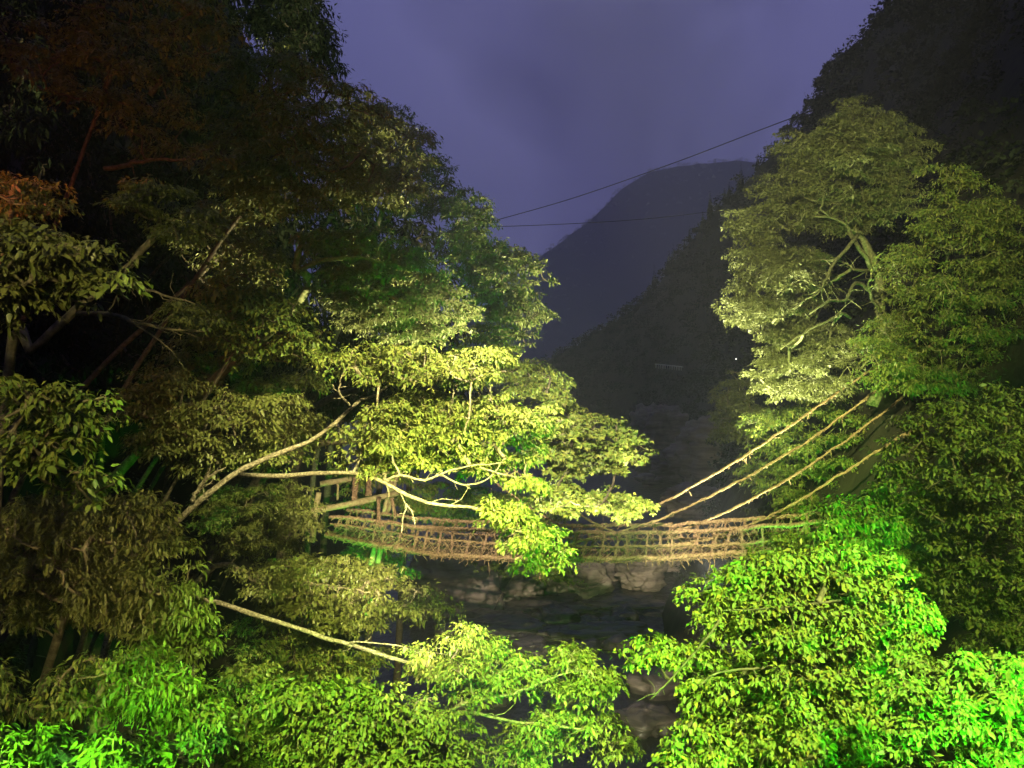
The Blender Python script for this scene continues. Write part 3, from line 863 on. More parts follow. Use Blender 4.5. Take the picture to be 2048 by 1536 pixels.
def tree(name, label, Y, polys, base, leafpx=14, rx=55, ry=20, T=3.0, layers=2, dens=2.2, fill=0.85, mat='leaf_olive', bark='bark',
         trunk=None, branches=(), group=None, fine=False, droop=1.0, ratio=0.42, star=False, r_trunk=None, single=0, cat='tree', twig=1.0, clus=4):
    leaf = leafpx * LEAFK * Y / FPX
    dens = dens * DENSK
    pads = []
    for pl in polys:
        yy = Y
        if isinstance(pl, tuple) and isinstance(pl[0], (int, float)):
            yy, pl = pl
        pads += make_pads(pl, yy, T, rx, ry, layers, fill)
    bx, by = base
    bz = float(terrain_h(bx, by))
    if bz < WATER: bz = WATER - 0.5
    root = empty(name, (bx, by, bz), label, cat, group)
    cen = np.mean([p[0] for p in pads], axis=0)
    if trunk is None:
        top = cen + np.array([0, 0, 0.25 * (np.max([p[0][2] for p in pads]) - cen[2])])
        low = np.array([bx, by, bz])
        mid = low * 0.5 + top * 0.5 + np.array([(bx - top[0]) * 0.2, 0.3, 0.0])
        tp = spline([low, mid, top], 22)
    else:
        tpts = [P(*q) for q in trunk]            # from the crown downwards
        low = np.array([bx, by, bz])
        last = tpts[-1]
        mid = last * 0.5 + low * 0.5 + np.array([(low[0] - last[0]) * 0.12, 0, 0])
        tp = spline([low, mid] + tpts[::-1], 26)
    H = np.linalg.norm(np.diff(tp, axis=0), axis=1).sum()
    r0 = r_trunk if r_trunk else max(0.05, 0.010 * H)
    tb = Tubes()
    rad = np.linspace(r0, r0 * 0.38, len(tp)) * (1 + 0.06 * np.sin(np.arange(len(tp)) * 1.7))
    rad[0] *= 1.35
    tb.tube(tp + rng.normal(0, r0 * .12, tp.shape), rad, 8)
    # limbs grow from the nearest wood outwards, thick where they carry more
    nodes = [q for q in tp[len(tp) // 3:]]
    nr = [r for r in rad[len(tp) // 3:]]
    parts_b = []
    for bpts, br in branches:
        path = spline([P(*q) for q in bpts], 16)
        rr = np.linspace(br, br * 0.35, 16)
        path = path + rng.normal(0, br * .28, path.shape)
        parts_b.append((path, rr))
        for _ in range(9):
            i = rng.integers(3, 15)
            dt = unit(path[min(i + 1, 15)] - path[i - 1]); dv = unit(dt * .7 + rng.normal(0, .6, 3) + [0, 0, .15])
            Lt = br * rng.uniform(5, 13)
            tb.tube(np.array([path[i], path[i] + dv * Lt * .5 + rng.normal(0, Lt * .08, 3), path[i] + dv * Lt + rng.normal(0, Lt * .15, 3)]), np.array([.3, .2, .08]) * rr[i] + .002, 4, cap=False)
        nodes += list(path[3::2]); nr += list(rr[3::2])
    n0 = len(nodes)
    parent = [-1] * n0
    if pads:
        pc = np.array([p[0] - np.array([0, 0, p[3] * 0.35]) for p in pads])
        nd = np.array(nodes)
        dist = np.min(np.linalg.norm(pc[:, None, :] - nd[None, :, :], axis=2), axis=1)
        order = np.argsort(dist)
        for i in order:
            nd = np.array(nodes)
            dd = np.linalg.norm(nd - pc[i], axis=1)
            dd[n0:] *= 1.12
            j = int(np.argmin(dd))
            parent.append(j); nodes.append(pc[i]); nr.append(0.0)
        load = np.zeros(len(nodes))
        for k in range(len(nodes) - 1, n0 - 1, -1):
            load[k] += 1
            if parent[k] >= n0: load[parent[k]] += load[k]
        rt = 0.10 * leaf
        for k in range(n0, len(nodes)):
            j = parent[k]
            a = nodes[j]; b = nodes[k]
            L = np.linalg.norm(b - a)
            rb = min(rt * (0.9 + 0.75 * math.sqrt(load[k])), r0 * 0.55)
            if j < n0: ra = min(rb * 1.25, max(nr[j], rb))
            else: ra = rb * 1.1
            mid = a * .5 + b * .5 + np.array([rng.normal(0, .06) * L, rng.normal(0, .06) * L, -0.06 * L + rng.normal(0, .05) * L])
            q = spline([a, mid, b], 6) 
            q[1:-1] += rng.normal(0, 0.02 * L, (4, 3))
            tb.tube(q, np.linspace(ra, rb * .7, 6), 5, cap=False)
        # twigs that carry the whorls
        for (c, a, b, ch) in pads:
            for _ in range(int(4 * twig)):
                th = rng.uniform(0, 6.28); r = rng.uniform(0.55, 0.95)
                e = c + np.array([a * r * math.cos(th), b * r * math.sin(th), ch * (0.55 - 1.25 * r * r)])
                s_ = c - np.array([0, 0, ch * 0.35])
                m_ = s_ * .5 + e * .5 + np.array([0, 0, ch * 0.35]) + rng.normal(0, a * .05, 3)
                tb.tube(np.array([s_, m_, e]), np.array([.075, .055, .03]) * leaf, 3, cap=False)
    o = child('trunk', tb.done('trunk', M[bark]), root)
    for path, rr in parts_b:
        t = Tubes(); t.tube(path, rr, 7)
        child('branch', t.done('branch', M[bark]), root)
    p, d, n, L = make_leaves(pads, leaf, dens, ratio, droop, fine, clus)
    if single:
        # the largest leaves in view are parts of their own
        sel = np.argsort(p[:, 1] - 0.6 * L)[:single * 3]
        sel = rng.choice(sel, single, replace=False)
        mk = np.ones(len(p), bool); mk[sel] = False
        me = unit_leaf(mat)
        for i in sel:
            s_ = np.cross(d[i], n[i])
            lf = child('leaf', me, root)
            q = L[i] * (ratio / 0.42)
            lf.matrix_basis = Matrix(((n[i][0] * q, -s_[0] * q, d[i][0] * L[i], p[i][0]), (n[i][1] * q, -s_[1] * q, d[i][1] * L[i], p[i][1]), (n[i][2] * q, -s_[2] * q, d[i][2] * L[i], p[i][2]), (0, 0, 0, 1)))
        p, d, n, L = p[mk], d[mk], n[mk], L[mk]
    v, f = star_geo(p, d, n, L) if star else leaf_geo(p, d, n, L, ratio, fine)
    TOTAL[0] += len(f)
    tag(child('crown', mesh_from('crown', v, f, M[mat]), root), kind='stuff')
    print('tree', label[:40], 'pads', len(pads), 'leaftris', len(f))
    return root

# ---- left bank, nearest first
tree('broadleaf_tree', 'large leaved branch hanging in front of the orange lit trunk', 7.0,
     [[(-80, 425), (60, 420), (150, 465), (230, 495), (280, 540), (272, 575), (225, 585), (190, 615), (120, 605), (70, 620), (20, 655), (-80, 660)]],
     (-7.5, 7.5), leafpx=30, rx=62, ry=26, T=1.2, layers=2, fill=1.10, dens=1.5, mat='leaf_olive', fine=True, single=280, trunk=[(-90, 540, 7.0), (-160, 760, 7.2)],
     branches=[([(-60, 580, 7.0), (0, 558, 7.0), (70, 512, 6.9), (120, 490, 6.8)], 0.028)], r_trunk=0.16, bark='bark')
tree('broadleaf_tree', 'leafy spray of big yellow green leaves under the orange lit trunk', 7.0,
     [[(-80, 750), (80, 745), (180, 770), (248, 785), (243, 840), (222, 865), (248, 930), (240, 985), (180, 1012), (110, 990), (50, 950), (-80, 930)]],
     (-7.2, 6.6), leafpx=28, rx=60, ry=27, T=1.2, layers=2, dens=1.6, mat='leaf_green', fine=True, single=280, trunk=[(-90, 860, 7.0), (-170, 1100, 7.0)], r_trunk=0.14)
tree('leaning_tree', 'leaning trunk lit orange with a brownish crown above it', 9.5,
     [[(200, 385), (270, 352), (340, 362), (400, 400), (445, 440), (450, 485), (400, 478), (330, 492), (280, 462), (210, 450)], [(330, 600), (420, 590), (450, 650), (400, 680), (330, 660)]],
     (-7.4, 9.8), leafpx=15, rx=48, ry=18, T=1.6, layers=2, dens=1.5, mat='leaf_olive', bark='bark',
     trunk=[(330, 430, 9.7), (310, 465, 9.6), (280, 505, 9.5), (245, 545, 9.4), (150, 620, 9.4), (70, 700, 9.4), (10, 790, 9.5)], r_trunk=0.075,
     branches=[([(235, 555, 9.4), (300, 580, 9.3), (390, 608, 9.2)], 0.024), ([(150, 628, 9.4), (225, 630, 9.0), (270, 645, 8.9), (320, 655, 9.0), (400, 662, 9.1)], 0.034),
               ([(270, 648, 8.9), (330, 690, 8.9), (365, 730, 8.9)], 0.012)])
tree('broadleaf_tree', 'rusty brown leaved bough above the large leaved branch', 9.0,
     [[(-80, 345), (50, 332), (110, 362), (145, 420), (90, 445), (-80, 435)]], (-8.2, 8.6), leafpx=18, rx=52, ry=20, T=1.4, layers=2, dens=1.5, mat='leaf_olive', r_trunk=0.12)
tree('broadleaf_tree', 'tall dim reddish brown tree fading into the dark upper slope', 17.0,
     [[(-40, 60), (100, 0), (200, -40), (470, -40), (500, 60), (440, 130), (360, 190), (420, 250), (480, 320), (330, 340), (220, 300), (130, 210), (20, 180)]],
     (-13.5, 18.0), leafpx=14, rx=58, ry=19, T=4, layers=2, ratio=0.50, dens=0.95, fill=0.6, mat='leaf_olive', bark='bark_dark', r_trunk=0.10,
     branches=[([(300, 190, 17), (355, 130, 17), (405, 110, 16.6)], 0.06), ([(210, 340, 17), (300, 322, 16.6), (390, 318, 16.4)], 0.06)])
tree('layered_tree', 'big dim olive tree with layered boughs reaching towards the sky gap', 22.0,
     [[(420, 110), (560, 70), (640, 130), (720, 180), (780, 210), (850, 270), (868, 340), (855, 400), (830, 445), (740, 415), (640, 430), (540, 450), (450, 420), (380, 360), (420, 240)]],
     (-15.0, 23.0), leafpx=14, rx=62, ry=19, T=5, layers=2, ratio=0.36, fill=1.25, dens=1.35, mat='leaf_olive', bark='bark_dark', r_trunk=0.13,
     branches=[([(420, 350, 22), (480, 255, 21.5), (530, 222, 21), (560, 200, 21)], 0.10), ([(400, 345, 22), (470, 330, 21), (560, 312, 20.6), (640, 320, 20.4)], 0.09)])
tree('cedar_tree', 'black cedar silhouette with ragged edge rising behind the dim olive tree', 42.0,
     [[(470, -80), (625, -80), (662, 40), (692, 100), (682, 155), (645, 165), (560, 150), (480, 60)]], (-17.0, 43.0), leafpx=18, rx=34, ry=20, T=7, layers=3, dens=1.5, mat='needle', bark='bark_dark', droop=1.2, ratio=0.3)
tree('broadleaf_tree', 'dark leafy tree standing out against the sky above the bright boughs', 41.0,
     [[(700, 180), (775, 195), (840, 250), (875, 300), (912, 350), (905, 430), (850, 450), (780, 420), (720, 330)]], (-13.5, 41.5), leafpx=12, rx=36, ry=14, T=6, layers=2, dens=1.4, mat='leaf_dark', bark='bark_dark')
tree('layered_tree', 'flat topped tree with pale forked trunk above the brightest boughs', 24.0,
     [[(590, 480), (660, 450), (770, 455), (815, 500), (885, 530), (935, 580), (960, 640), (935, 668), (850, 695), (760, 685), (690, 660), (640, 620), (640, 560)]],
     (-17.0, 26.0), leafpx=11, rx=52, ry=14, T=4.5, layers=2, ratio=0.50, fill=1.4, dens=1.9, mat='leaf_pale', bark='bark_moss',
     trunk=[(640, 458, 24), (606, 485, 23.6), (592, 535, 23.4), (590, 610, 23.4)], r_trunk=0.19,
     branches=[([(596, 540, 23.4), (650, 522, 22.6), (720, 515, 22.2), (770, 530, 22)], 0.09)])
tree('broadleaf_tree', 'middling olive tree with bunched leaves below the leaning orange trunk', 20.0,
     [[(380, 560), (430, 520), (520, 515), (575, 580), (625, 645), (665, 680), (650, 722), (540, 735), (450, 705), (390, 640)]],
     (-13.0, 21.0), leafpx=16, rx=54, ry=21, T=3.5, layers=2, ratio=0.50, fill=1.30, dens=1.5, mat='leaf_green', bark='bark_dark', r_trunk=0.10)
tree('layered_tree', 'pale tree leaning out over the misty gap on the far side of the bright boughs', 38.0,
     [[(860, 405), (920, 372), (985, 400), (992, 480), (1055, 500), (1105, 548), (1080, 580), (1098, 640), (1062, 692), (1000, 685), (955, 640), (930, 560), (885, 520)]],
     (-17.0, 40.5), leafpx=11, rx=42, ry=12, T=6, layers=2, fill=1.25, dens=1.9, mat='leaf_pale', bark='bark_dark', trunk=[(1000, 570, 38), (900, 640, 38.5), (760, 700, 39.5), (600, 790, 40)])
tree('broadleaf_tree', 'deep green tree tucked under the pale leaning one', 35.0,
     [[(930, 640), (1010, 650), (1060, 715), (1138, 762), (1135, 792), (1050, 795), (960, 770), (880, 740)]],
     (-16.0, 37.5), leafpx=11, rx=40, ry=12, T=5, layers=2, dens=1.9, mat='leaf_green', bark='bark_dark', trunk=[(1000, 730, 35), (880, 740, 35.5), (740, 770, 36.5), (600, 840, 37)])
tree('layered_tree', 'brightest yellow green tree, its pale boughs drooping in front of the bridge', 16.0,
     [[(630, 725), (700, 686), (800, 690), (880, 680), (990, 698), (1058, 742), (1000, 770), (900, 775), (780, 765), (690, 765)],
      [(690, 825), (760, 783), (870, 776), (990, 780), (1080, 795), (1138, 852), (1090, 872), (1090, 925), (1030, 935), (960, 955), (880, 940), (820, 955), (700, 950), (630, 935), (650, 890)],
      (15.2, [(975, 965), (1010, 935), (1055, 930), (1100, 990), (1075, 1000), (1030, 975)]),
      (14.8, [(925, 1005), (1010, 985), (1085, 1030), (1138, 1080), (1140, 1115), (1080, 1150), (1030, 1130), (1000, 1060)])],
     (-10.5, 17.5), leafpx=15, rx=58, ry=17, T=2.4, layers=2, fill=1.15, dens=2.3, mat='leaf_fresh', bark='bark_pale', fine=False,
     trunk=[(720, 800, 16.6), (640, 870, 16.5), (560, 905, 16.4), (480, 942, 16.2), (395, 1003, 16.2), (340, 1060, 16.4), (250, 1150, 16.6)], r_trunk=0.095,
     branches=[([(480, 950, 16), (560, 952, 15.6), (640, 945, 15.4), (700, 946, 15.2), (760, 962, 15.0), (830, 998, 14.8), (900, 1010, 14.7), (950, 1015, 14.7), (1010, 1020, 14.7), (1060, 1060, 14.7)], 0.055),
               ([(765, 963, 15.0), (800, 950, 14.9), (850, 960, 14.9), (900, 940, 14.9), (960, 930, 15), (1010, 925, 15)], 0.032),
               ([(880, 948, 14.9), (930, 970, 14.9), (980, 955, 15), (1010, 915, 15)], 0.02),
               ([(960, 935, 15), (1010, 950, 15), (1050, 955, 15.2)], 0.02),
               ([(700, 810, 15.6), (678, 785, 15.4), (688, 745, 15.4), (710, 735, 15.3)], 0.026),
               ([(800, 985, 14.85), (812, 1012, 14.85), (806, 1035, 14.8), (803, 1062, 14.8)], 0.012), ([(812, 1008, 14.85), (824, 1025, 14.85), (830, 1048, 14.8)], 0.012),
               ([(385, 1005, 16.1), (405, 965, 16.0), (450, 935, 15.9)], 0.05)])
tree('maple_tree', 'fresh green maple boughs spreading over the pool beyond the brightest tree', 27.0,
     [[(1060, 800), (1095, 785), (1140, 800), (1190, 828), (1235, 840), (1262, 868), (1305, 880), (1295, 912), (1250, 955), (1190, 940), (1150, 965), (1100, 965), (1050, 910)],
      [(1040, 955), (1130, 962), (1200, 990), (1245, 955), (1295, 1005), (1262, 1035), (1180, 1035), (1080, 1015)]],
     (-14.5, 31.0), leafpx=12, rx=44, ry=12, T=4, layers=2, dens=1.4, mat='leaf_green', star=True, bark='bark_dark', r_trunk=0.14, trunk=[(1180, 880, 27), (1060, 880, 27.5), (930, 890, 28), (760, 880, 28.5), (600, 900, 29), (500, 1000, 29.5)], fill=0.95)
tree('shrub', 'low green bush behind the bridge handrail beside the portal', 49.0,
     [[(640, 930), (760, 935), (900, 955), (1010, 975), (1130, 995), (1150, 1050), (960, 1055), (860, 1050), (780, 1035), (670, 1020)]], (-13.0, 50.0), leafpx=10, rx=40, ry=13, T=5, layers=2, dens=1.5, mat='leaf_green', cat='bush')
tree('maple_sapling', 'sparse little maple sprays growing from the ledge below the bridge', 66.0,
     [[(930, 1118), (1015, 1122), (1015, 1152), (950, 1150)], [(1050, 1130), (1120, 1118), (1160, 1168), (1085, 1165)]], (-2.0, 74.0), leafpx=8, rx=30, ry=9, T=3, layers=1, dens=1.5, mat='leaf_green', star=True, r_trunk=0.05,
     trunk=[(1060, 1140, 68), (1030, 1150, 71)])
tree('broadleaf_tree', 'dim olive tree with drooping sprays left of the brightest tree', 18.5,
     [[(235, 800), (300, 745), (350, 730), (430, 775), (520, 765), (600, 795), (665, 850), (645, 900), (580, 945), (480, 940), (400, 965), (330, 925), (255, 900)]],
     (-12.0, 19.0), leafpx=16, rx=58, ry=19, T=3, layers=2, fill=1.25, dens=1.5, mat='leaf_olive', bark='bark_dark', r_trunk=0.09)
tree('shrub', 'fine leaved dark bush on the slope beside the portal post', 30.0,
     [[(380, 1000), (480, 955), (620, 965), (650, 1040), (620, 1110), (480, 1120), (390, 1090)]], (-13.5, 31.0), leafpx=10, rx=44, ry=17, T=4, layers=2, fill=1.20, dens=1.7, mat='leaf_olive', bark='bark_dark', cat='bush')
tree('willow_leaved_tree', 'dense olive brown tree with narrow drooping leaves on the near left slope', 11.0,
     [[(-80, 1005), (100, 985), (200, 1000), (280, 975), (358, 1000), (350, 1060), (405, 1100), (425, 1200), (450, 1260), (445, 1315), (380, 1335), (290, 1295), (200, 1250), (90, 1250), (-80, 1250)]],
     (-9.0, 11.5), leafpx=22, rx=54, ry=24, T=2.4, layers=2, fill=1.20, dens=1.7, mat='leaf_olive', ratio=0.32, droop=1.25, clus=5)
tree('willow_leaved_tree', 'drooping leaved tree flooded with green light on the near left slope', 9.5,
     [[(180, 1305), (280, 1278), (330, 1305), (400, 1345), (445, 1400), (468, 1450), (445, 1505), (380, 1500), (310, 1455), (245, 1435), (190, 1370)],
      [(-80, 1325), (30, 1330), (55, 1370), (35, 1440), (-80, 1430)], [(90, 1325), (190, 1305), (250, 1400), (180, 1450), (80, 1430)]],
     (-8.0, 10.0), leafpx=24, rx=50, ry=24, T=1.6, layers=2, fill=1.25, dens=1.6, mat='leaf_green', ratio=0.32, droop=1.25, clus=5)
tree('broadleaf_tree', 'neon green lit tree top with big leaves at the foot of the left slope', 6.0,
     [[(-80, 1450), (60, 1445), (125, 1475), (160, 1530), (150, 1640), (-80, 1640)], [(145, 1515), (175, 1465), (250, 1448), (295, 1470), (290, 1500), (395, 1505), (390, 1640), (150, 1640)]],
     (-6.6, 6.0), leafpx=30, rx=54, ry=25, T=1.0, layers=2, fill=1.40, dens=1.7, mat='leaf_fresh', fine=True, single=200, r_trunk=0.10)
tree('layered_tree', 'olive tree with flat sprays below the bridge on the left bank', 24.0,
     [[(460, 1130), (600, 1105), (700, 1108), (790, 1138), (865, 1180), (910, 1225), (860, 1245), (790, 1245), (720, 1275), (650, 1265), (560, 1225), (470, 1195)]],
     (-14.5, 26.0), leafpx=14, rx=58, ry=17, T=3.5, layers=2, fill=1.20, dens=1.7, mat='leaf_olive', bark='bark', r_trunk=0.13, trunk=[(640, 1195, 24), (520, 1165, 24.5), (420, 1140, 25)],
     branches=[([(560, 1170, 23.5), (620, 1168, 23), (690, 1176, 22.6), (740, 1185, 22.5)], 0.05)])
tree('layered_tree', 'bright green tree with a long pale bare trunk slanting over the pool', 15.5,
     [[(790, 1300), (900, 1275), (925, 1238), (978, 1262), (1000, 1290), (1085, 1310), (1115, 1345), (1105, 1405), (1010, 1395), (900, 1395), (820, 1355)],
      [(1095, 1312), (1150, 1292), (1225, 1330), (1245, 1385), (1180, 1425), (1105, 1385)],
      [(1020, 1450), (1100, 1405), (1180, 1402), (1245, 1440), (1285, 1492), (1230, 1525), (1150, 1500), (1080, 1520), (1030, 1550), (965, 1515)]],
     (-8.0, 16.8), leafpx=17, rx=54, ry=17, T=2.2, layers=2, fill=1.15, dens=2.1, mat='leaf_fresh', bark='bark_pale',
     trunk=[(1000, 1350, 15.2), (850, 1335, 15.4), (740, 1300, 15.6), (640, 1272, 15.9), (520, 1232, 16.2), (420, 1205, 16.5), (330, 1230, 16.8)], r_trunk=0.075,
     branches=[([(860, 1440, 15.3), (905, 1418, 15.0), (960, 1400, 14.9), (1030, 1386, 14.8), (1070, 1370, 14.8)], 0.045), ([(870, 1430, 15.3), (940, 1426, 14.9), (1010, 1440, 14.8), (1100, 1450, 14.7), (1180, 1462, 14.7)], 0.04),
               ([(1050, 1380, 14.8), (1120, 1350, 14.8), (1180, 1340, 14.8)], 0.024), ([(740, 1300, 15.6), (700, 1285, 15.4), (790, 1290, 15.2), (850, 1310, 15.1)], 0.018)])
tree('layered_tree', 'green tree crown crowding the near water below the slanting pale trunk', 12.0,
     [[(480, 1390), (560, 1335), (660, 1372), (760, 1362), (850, 1392), (905, 1425), (965, 1462), (995, 1495), (940, 1545), (940, 1660), (500, 1660), (560, 1480)]],
     (-7.8, 12.6), leafpx=19, rx=58, ry=19, T=2.0, layers=2, ratio=0.46, fill=1.15, dens=1.9, mat='leaf_green', bark='bark_pale')
# tall cedars standing close together on the slope behind, nearly black
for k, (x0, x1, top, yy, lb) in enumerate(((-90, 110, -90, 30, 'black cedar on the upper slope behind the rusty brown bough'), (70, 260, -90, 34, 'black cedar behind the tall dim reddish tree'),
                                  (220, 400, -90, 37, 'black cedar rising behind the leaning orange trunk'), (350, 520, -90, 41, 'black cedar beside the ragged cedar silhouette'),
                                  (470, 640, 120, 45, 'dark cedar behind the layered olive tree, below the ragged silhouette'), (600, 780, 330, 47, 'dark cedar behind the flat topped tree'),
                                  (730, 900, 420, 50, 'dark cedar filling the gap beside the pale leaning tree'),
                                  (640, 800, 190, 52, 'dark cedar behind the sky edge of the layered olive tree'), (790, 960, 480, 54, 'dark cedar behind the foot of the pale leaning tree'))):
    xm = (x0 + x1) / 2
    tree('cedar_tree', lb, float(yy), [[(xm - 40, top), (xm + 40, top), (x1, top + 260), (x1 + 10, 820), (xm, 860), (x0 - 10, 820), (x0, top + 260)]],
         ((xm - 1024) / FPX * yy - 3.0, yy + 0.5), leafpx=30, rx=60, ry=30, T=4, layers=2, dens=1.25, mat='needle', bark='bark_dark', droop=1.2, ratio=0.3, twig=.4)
tree('shrub', 'dim green bush over the water behind the slanting pale trunk', 28.0,
     [[(420, 1245), (520, 1225), (640, 1240), (770, 1290), (820, 1335), (700, 1370), (560, 1380), (440, 1350)]], (-11.5, 29.0), leafpx=13, rx=52, ry=17, T=4, layers=2, dens=1.5, mat='leaf_green', cat='bush', bark='bark_dark')
tree('shrub', 'dark green bush low on the bank below the narrow leaved tree', 16.0,
     [[(430, 1330), (540, 1320), (600, 1400), (560, 1480), (500, 1600), (420, 1600), (440, 1450)]], (-7.5, 17.0), leafpx=16, rx=44, ry=18, T=2.5, layers=2, dens=1.5, mat='leaf_green', cat='bush', bark='bark_dark')
tree('broadleaf_tree', 'dark green tree filling the slope between the flat topped tree and the leaning trunk', 27.0,
     [[(330, 640), (430, 600), (560, 700), (640, 720), (660, 800), (520, 800), (400, 780), (300, 740)]], (-16.0, 28.0), leafpx=14, rx=54, ry=18, T=4, layers=2, dens=1.4, mat='leaf_olive', bark='bark_dark')
tree('broadleaf_tree', 'dim olive tree above the leaning orange trunk on the dark slope', 25.0,
     [[(330, 420), (430, 400), (560, 440), (600, 520), (560, 600), (420, 560), (340, 500)]], (-18.0, 26.0), leafpx=14, rx=56, ry=18, T=4, layers=2, dens=1.3, mat='leaf_olive', bark='bark_dark')
# ---- right bank
tree('broad_crowned_tree', 'tall spreading tree with mossy limbs, pale lit on its river side', 45.0,
     [[(1540, 268), (1620, 250), (1670, 198), (1730, 196), (1780, 230), (1870, 285), (1835, 360), (1845, 420), (1770, 455), (1690, 475), (1620, 465), (1560, 490), (1480, 495), (1450, 440), (1500, 370), (1565, 340)],
      [(1465, 500), (1540, 485), (1640, 495), (1690, 560), (1645, 630), (1590, 685), (1500, 675), (1448, 645), (1434, 600), (1478, 560)],
      [(1530, 695), (1600, 635), (1690, 645), (1730, 700), (1700, 790), (1620, 810), (1515, 800), (1485, 752), (1505, 712)]],
     (22.0, 47.0), leafpx=9.5, rx=40, ry=14, T=7, layers=2, fill=1.35, dens=1.35, mat='leaf_pale', bark='bark_moss',
     trunk=[(1700, 300, 45.5), (1690, 380, 45.4), (1705, 450, 45), (1742, 505, 45), (1758, 560, 45), (1762, 640, 45.5), (1790, 720, 46)], r_trunk=0.38,
     branches=[([(1755, 555, 45), (1700, 465, 43.5), (1690, 448, 43.5), (1640, 420, 43)], 0.144), ([(1760, 540, 44.6), (1715, 540, 43.2), (1695, 528, 42.8), (1680, 530, 42.6)], 0.108),
               ([(1716, 470, 43.6), (1665, 530, 42.6), (1655, 555, 42.3), (1640, 580, 42.1), (1610, 600, 41.8)], 0.115), ([(1760, 600, 44.6), (1715, 565, 42.6), (1690, 600, 42), (1660, 602, 41.6), (1620, 625, 41.2)], 0.122),
               ([(1762, 628, 45), (1738, 580, 43), (1745, 540, 42.9)], 0.115), ([(1640, 575, 42), (1600, 560, 41.6), (1560, 590, 41.2)], 0.050), ([(1610, 600, 41.8), (1580, 620, 41.4), (1550, 650, 41.2)], 0.043),
               ([(1700, 635, 43), (1680, 625, 42.2), (1660, 640, 41.8), (1600, 670, 41.4), (1560, 700, 41.2)], 0.094), ([(1650, 300, 44.8), (1620, 275, 44.4), (1590, 262, 44.2)], 0.043), ([(1675, 295, 44.6), (1700, 250, 44.4), (1705, 220, 44.4)], 0.043)])
tree('broadleaf_tree', 'dim green tree beside the tall spreading one on the upper right slope', 38.0,
     [[(1790, 480), (1830, 430), (1860, 310), (1930, 330), (1990, 380), (2048, 420), (2120, 420), (2120, 780), (1960, 790), (1850, 800), (1740, 790), (1685, 720), (1700, 650), (1750, 620), (1760, 540)]],
     (27.0, 40.0), leafpx=12, rx=50, ry=16, T=7, layers=2, ratio=0.36, dens=1.25, mat='leaf_green', bark='bark_moss')
tree('broadleaf_tree', 'small dull grey green tree at the far water edge below the tall one', 62.0,
     [[(1418, 785), (1460, 742), (1512, 735), (1535, 790), (1535, 865), (1470, 885), (1422, 868)]], (20.5, 64.0), leafpx=9, rx=30, ry=13, T=6, layers=3, dens=1.8, mat='leaf_pale')
tree('broadleaf_tree', 'shaded green tree behind the four stay vines', 48.0,
     [[(1480, 835), (1560, 795), (1700, 785), (1810, 800), (1840, 860), (1790, 935), (1730, 1015), (1640, 1045), (1560, 1020), (1475, 965), (1500, 900)]],
     (20.0, 49.0), leafpx=11, rx=46, ry=15, T=6, layers=2, dens=1.7, mat='leaf_green', bark='bark_moss')
tree('bushy_tree', 'large dense olive tree with bunchy leaves filling the right bank', 20.0,
     [[(1870, 800), (1990, 765), (2120, 750), (2120, 1330), (1960, 1325), (1900, 1285), (1850, 1200), (1800, 1125), (1690, 1085), (1690, 1020), (1735, 985), (1742, 930), (1768, 882), (1815, 838)]],
     (14.5, 21.0), leafpx=15, rx=46, ry=22, T=4, layers=2, ratio=0.52, dens=1.75, mat='leaf_green')
tree('leafy_tangle', 'olive tangle of vines where the bridge meets the right bank', 18.0,
     [[(1555, 1062), (1600, 1012), (1690, 985), (1770, 1000), (1820, 1105), (1720, 1145), (1580, 1125), (1480, 1118)]], (12.0, 19.0), leafpx=15, rx=44, ry=18, T=2.5, layers=2, dens=1.8, mat='leaf_vine', cat='bush')
tree('leafy_tangle', 'bright tangle of small glossy leaves and twigs spilling from the right bank', 13.5,
     [[(1330, 1185), (1400, 1148), (1500, 1108), (1640, 1078), (1785, 1108), (1848, 1180), (1868, 1270), (1810, 1325), (1790, 1400), (1770, 1660), (1330, 1660), (1310, 1520), (1370, 1430), (1360, 1340), (1280, 1345), (1225, 1320), (1275, 1268), (1380, 1268), (1395, 1212)]],
     (10.5, 14.5), leafpx=18, rx=48, ry=20, T=2.4, layers=2, fill=1.10, dens=1.9, mat='leaf_vine', ratio=0.5, cat='bush', twig=1.6, bark='bark_dark',
     branches=[([(1700, 1300, 13.4), (1560, 1330, 12.9), (1440, 1345, 12.7), (1400, 1370, 12.6)], 0.03), ([(1680, 1200, 13), (1560, 1215, 12.8), (1440, 1222, 12.6)], 0.02), ([(1440, 1240, 13), (1395, 1300, 12.9), (1330, 1370, 12.9), (1300, 1400, 12.9)], 0.025)])
tree('leafy_tangle', 'neon green lit bush in the lower right corner of the bank', 10.5,
     [[(1780, 1335), (1860, 1288), (1960, 1298), (2120, 1305), (2120, 1660), (1800, 1660), (1765, 1450)]],
     (9.8, 10.5), leafpx=20, rx=48, ry=21, T=1.8, layers=2, dens=1.9, mat='leaf_green', ratio=0.48, cat='bush', twig=1.4)
tree('shrub', 'green lit bush under the shaded end of the walkway', 47.0,
     [[(670, 1095), (740, 1080), (830, 1105), (842, 1150), (790, 1175), (690, 1150)]], (-12.5, 47.0), leafpx=10, rx=36, ry=14, T=4, layers=2, dens=1.8, mat='leaf_green', cat='bush')
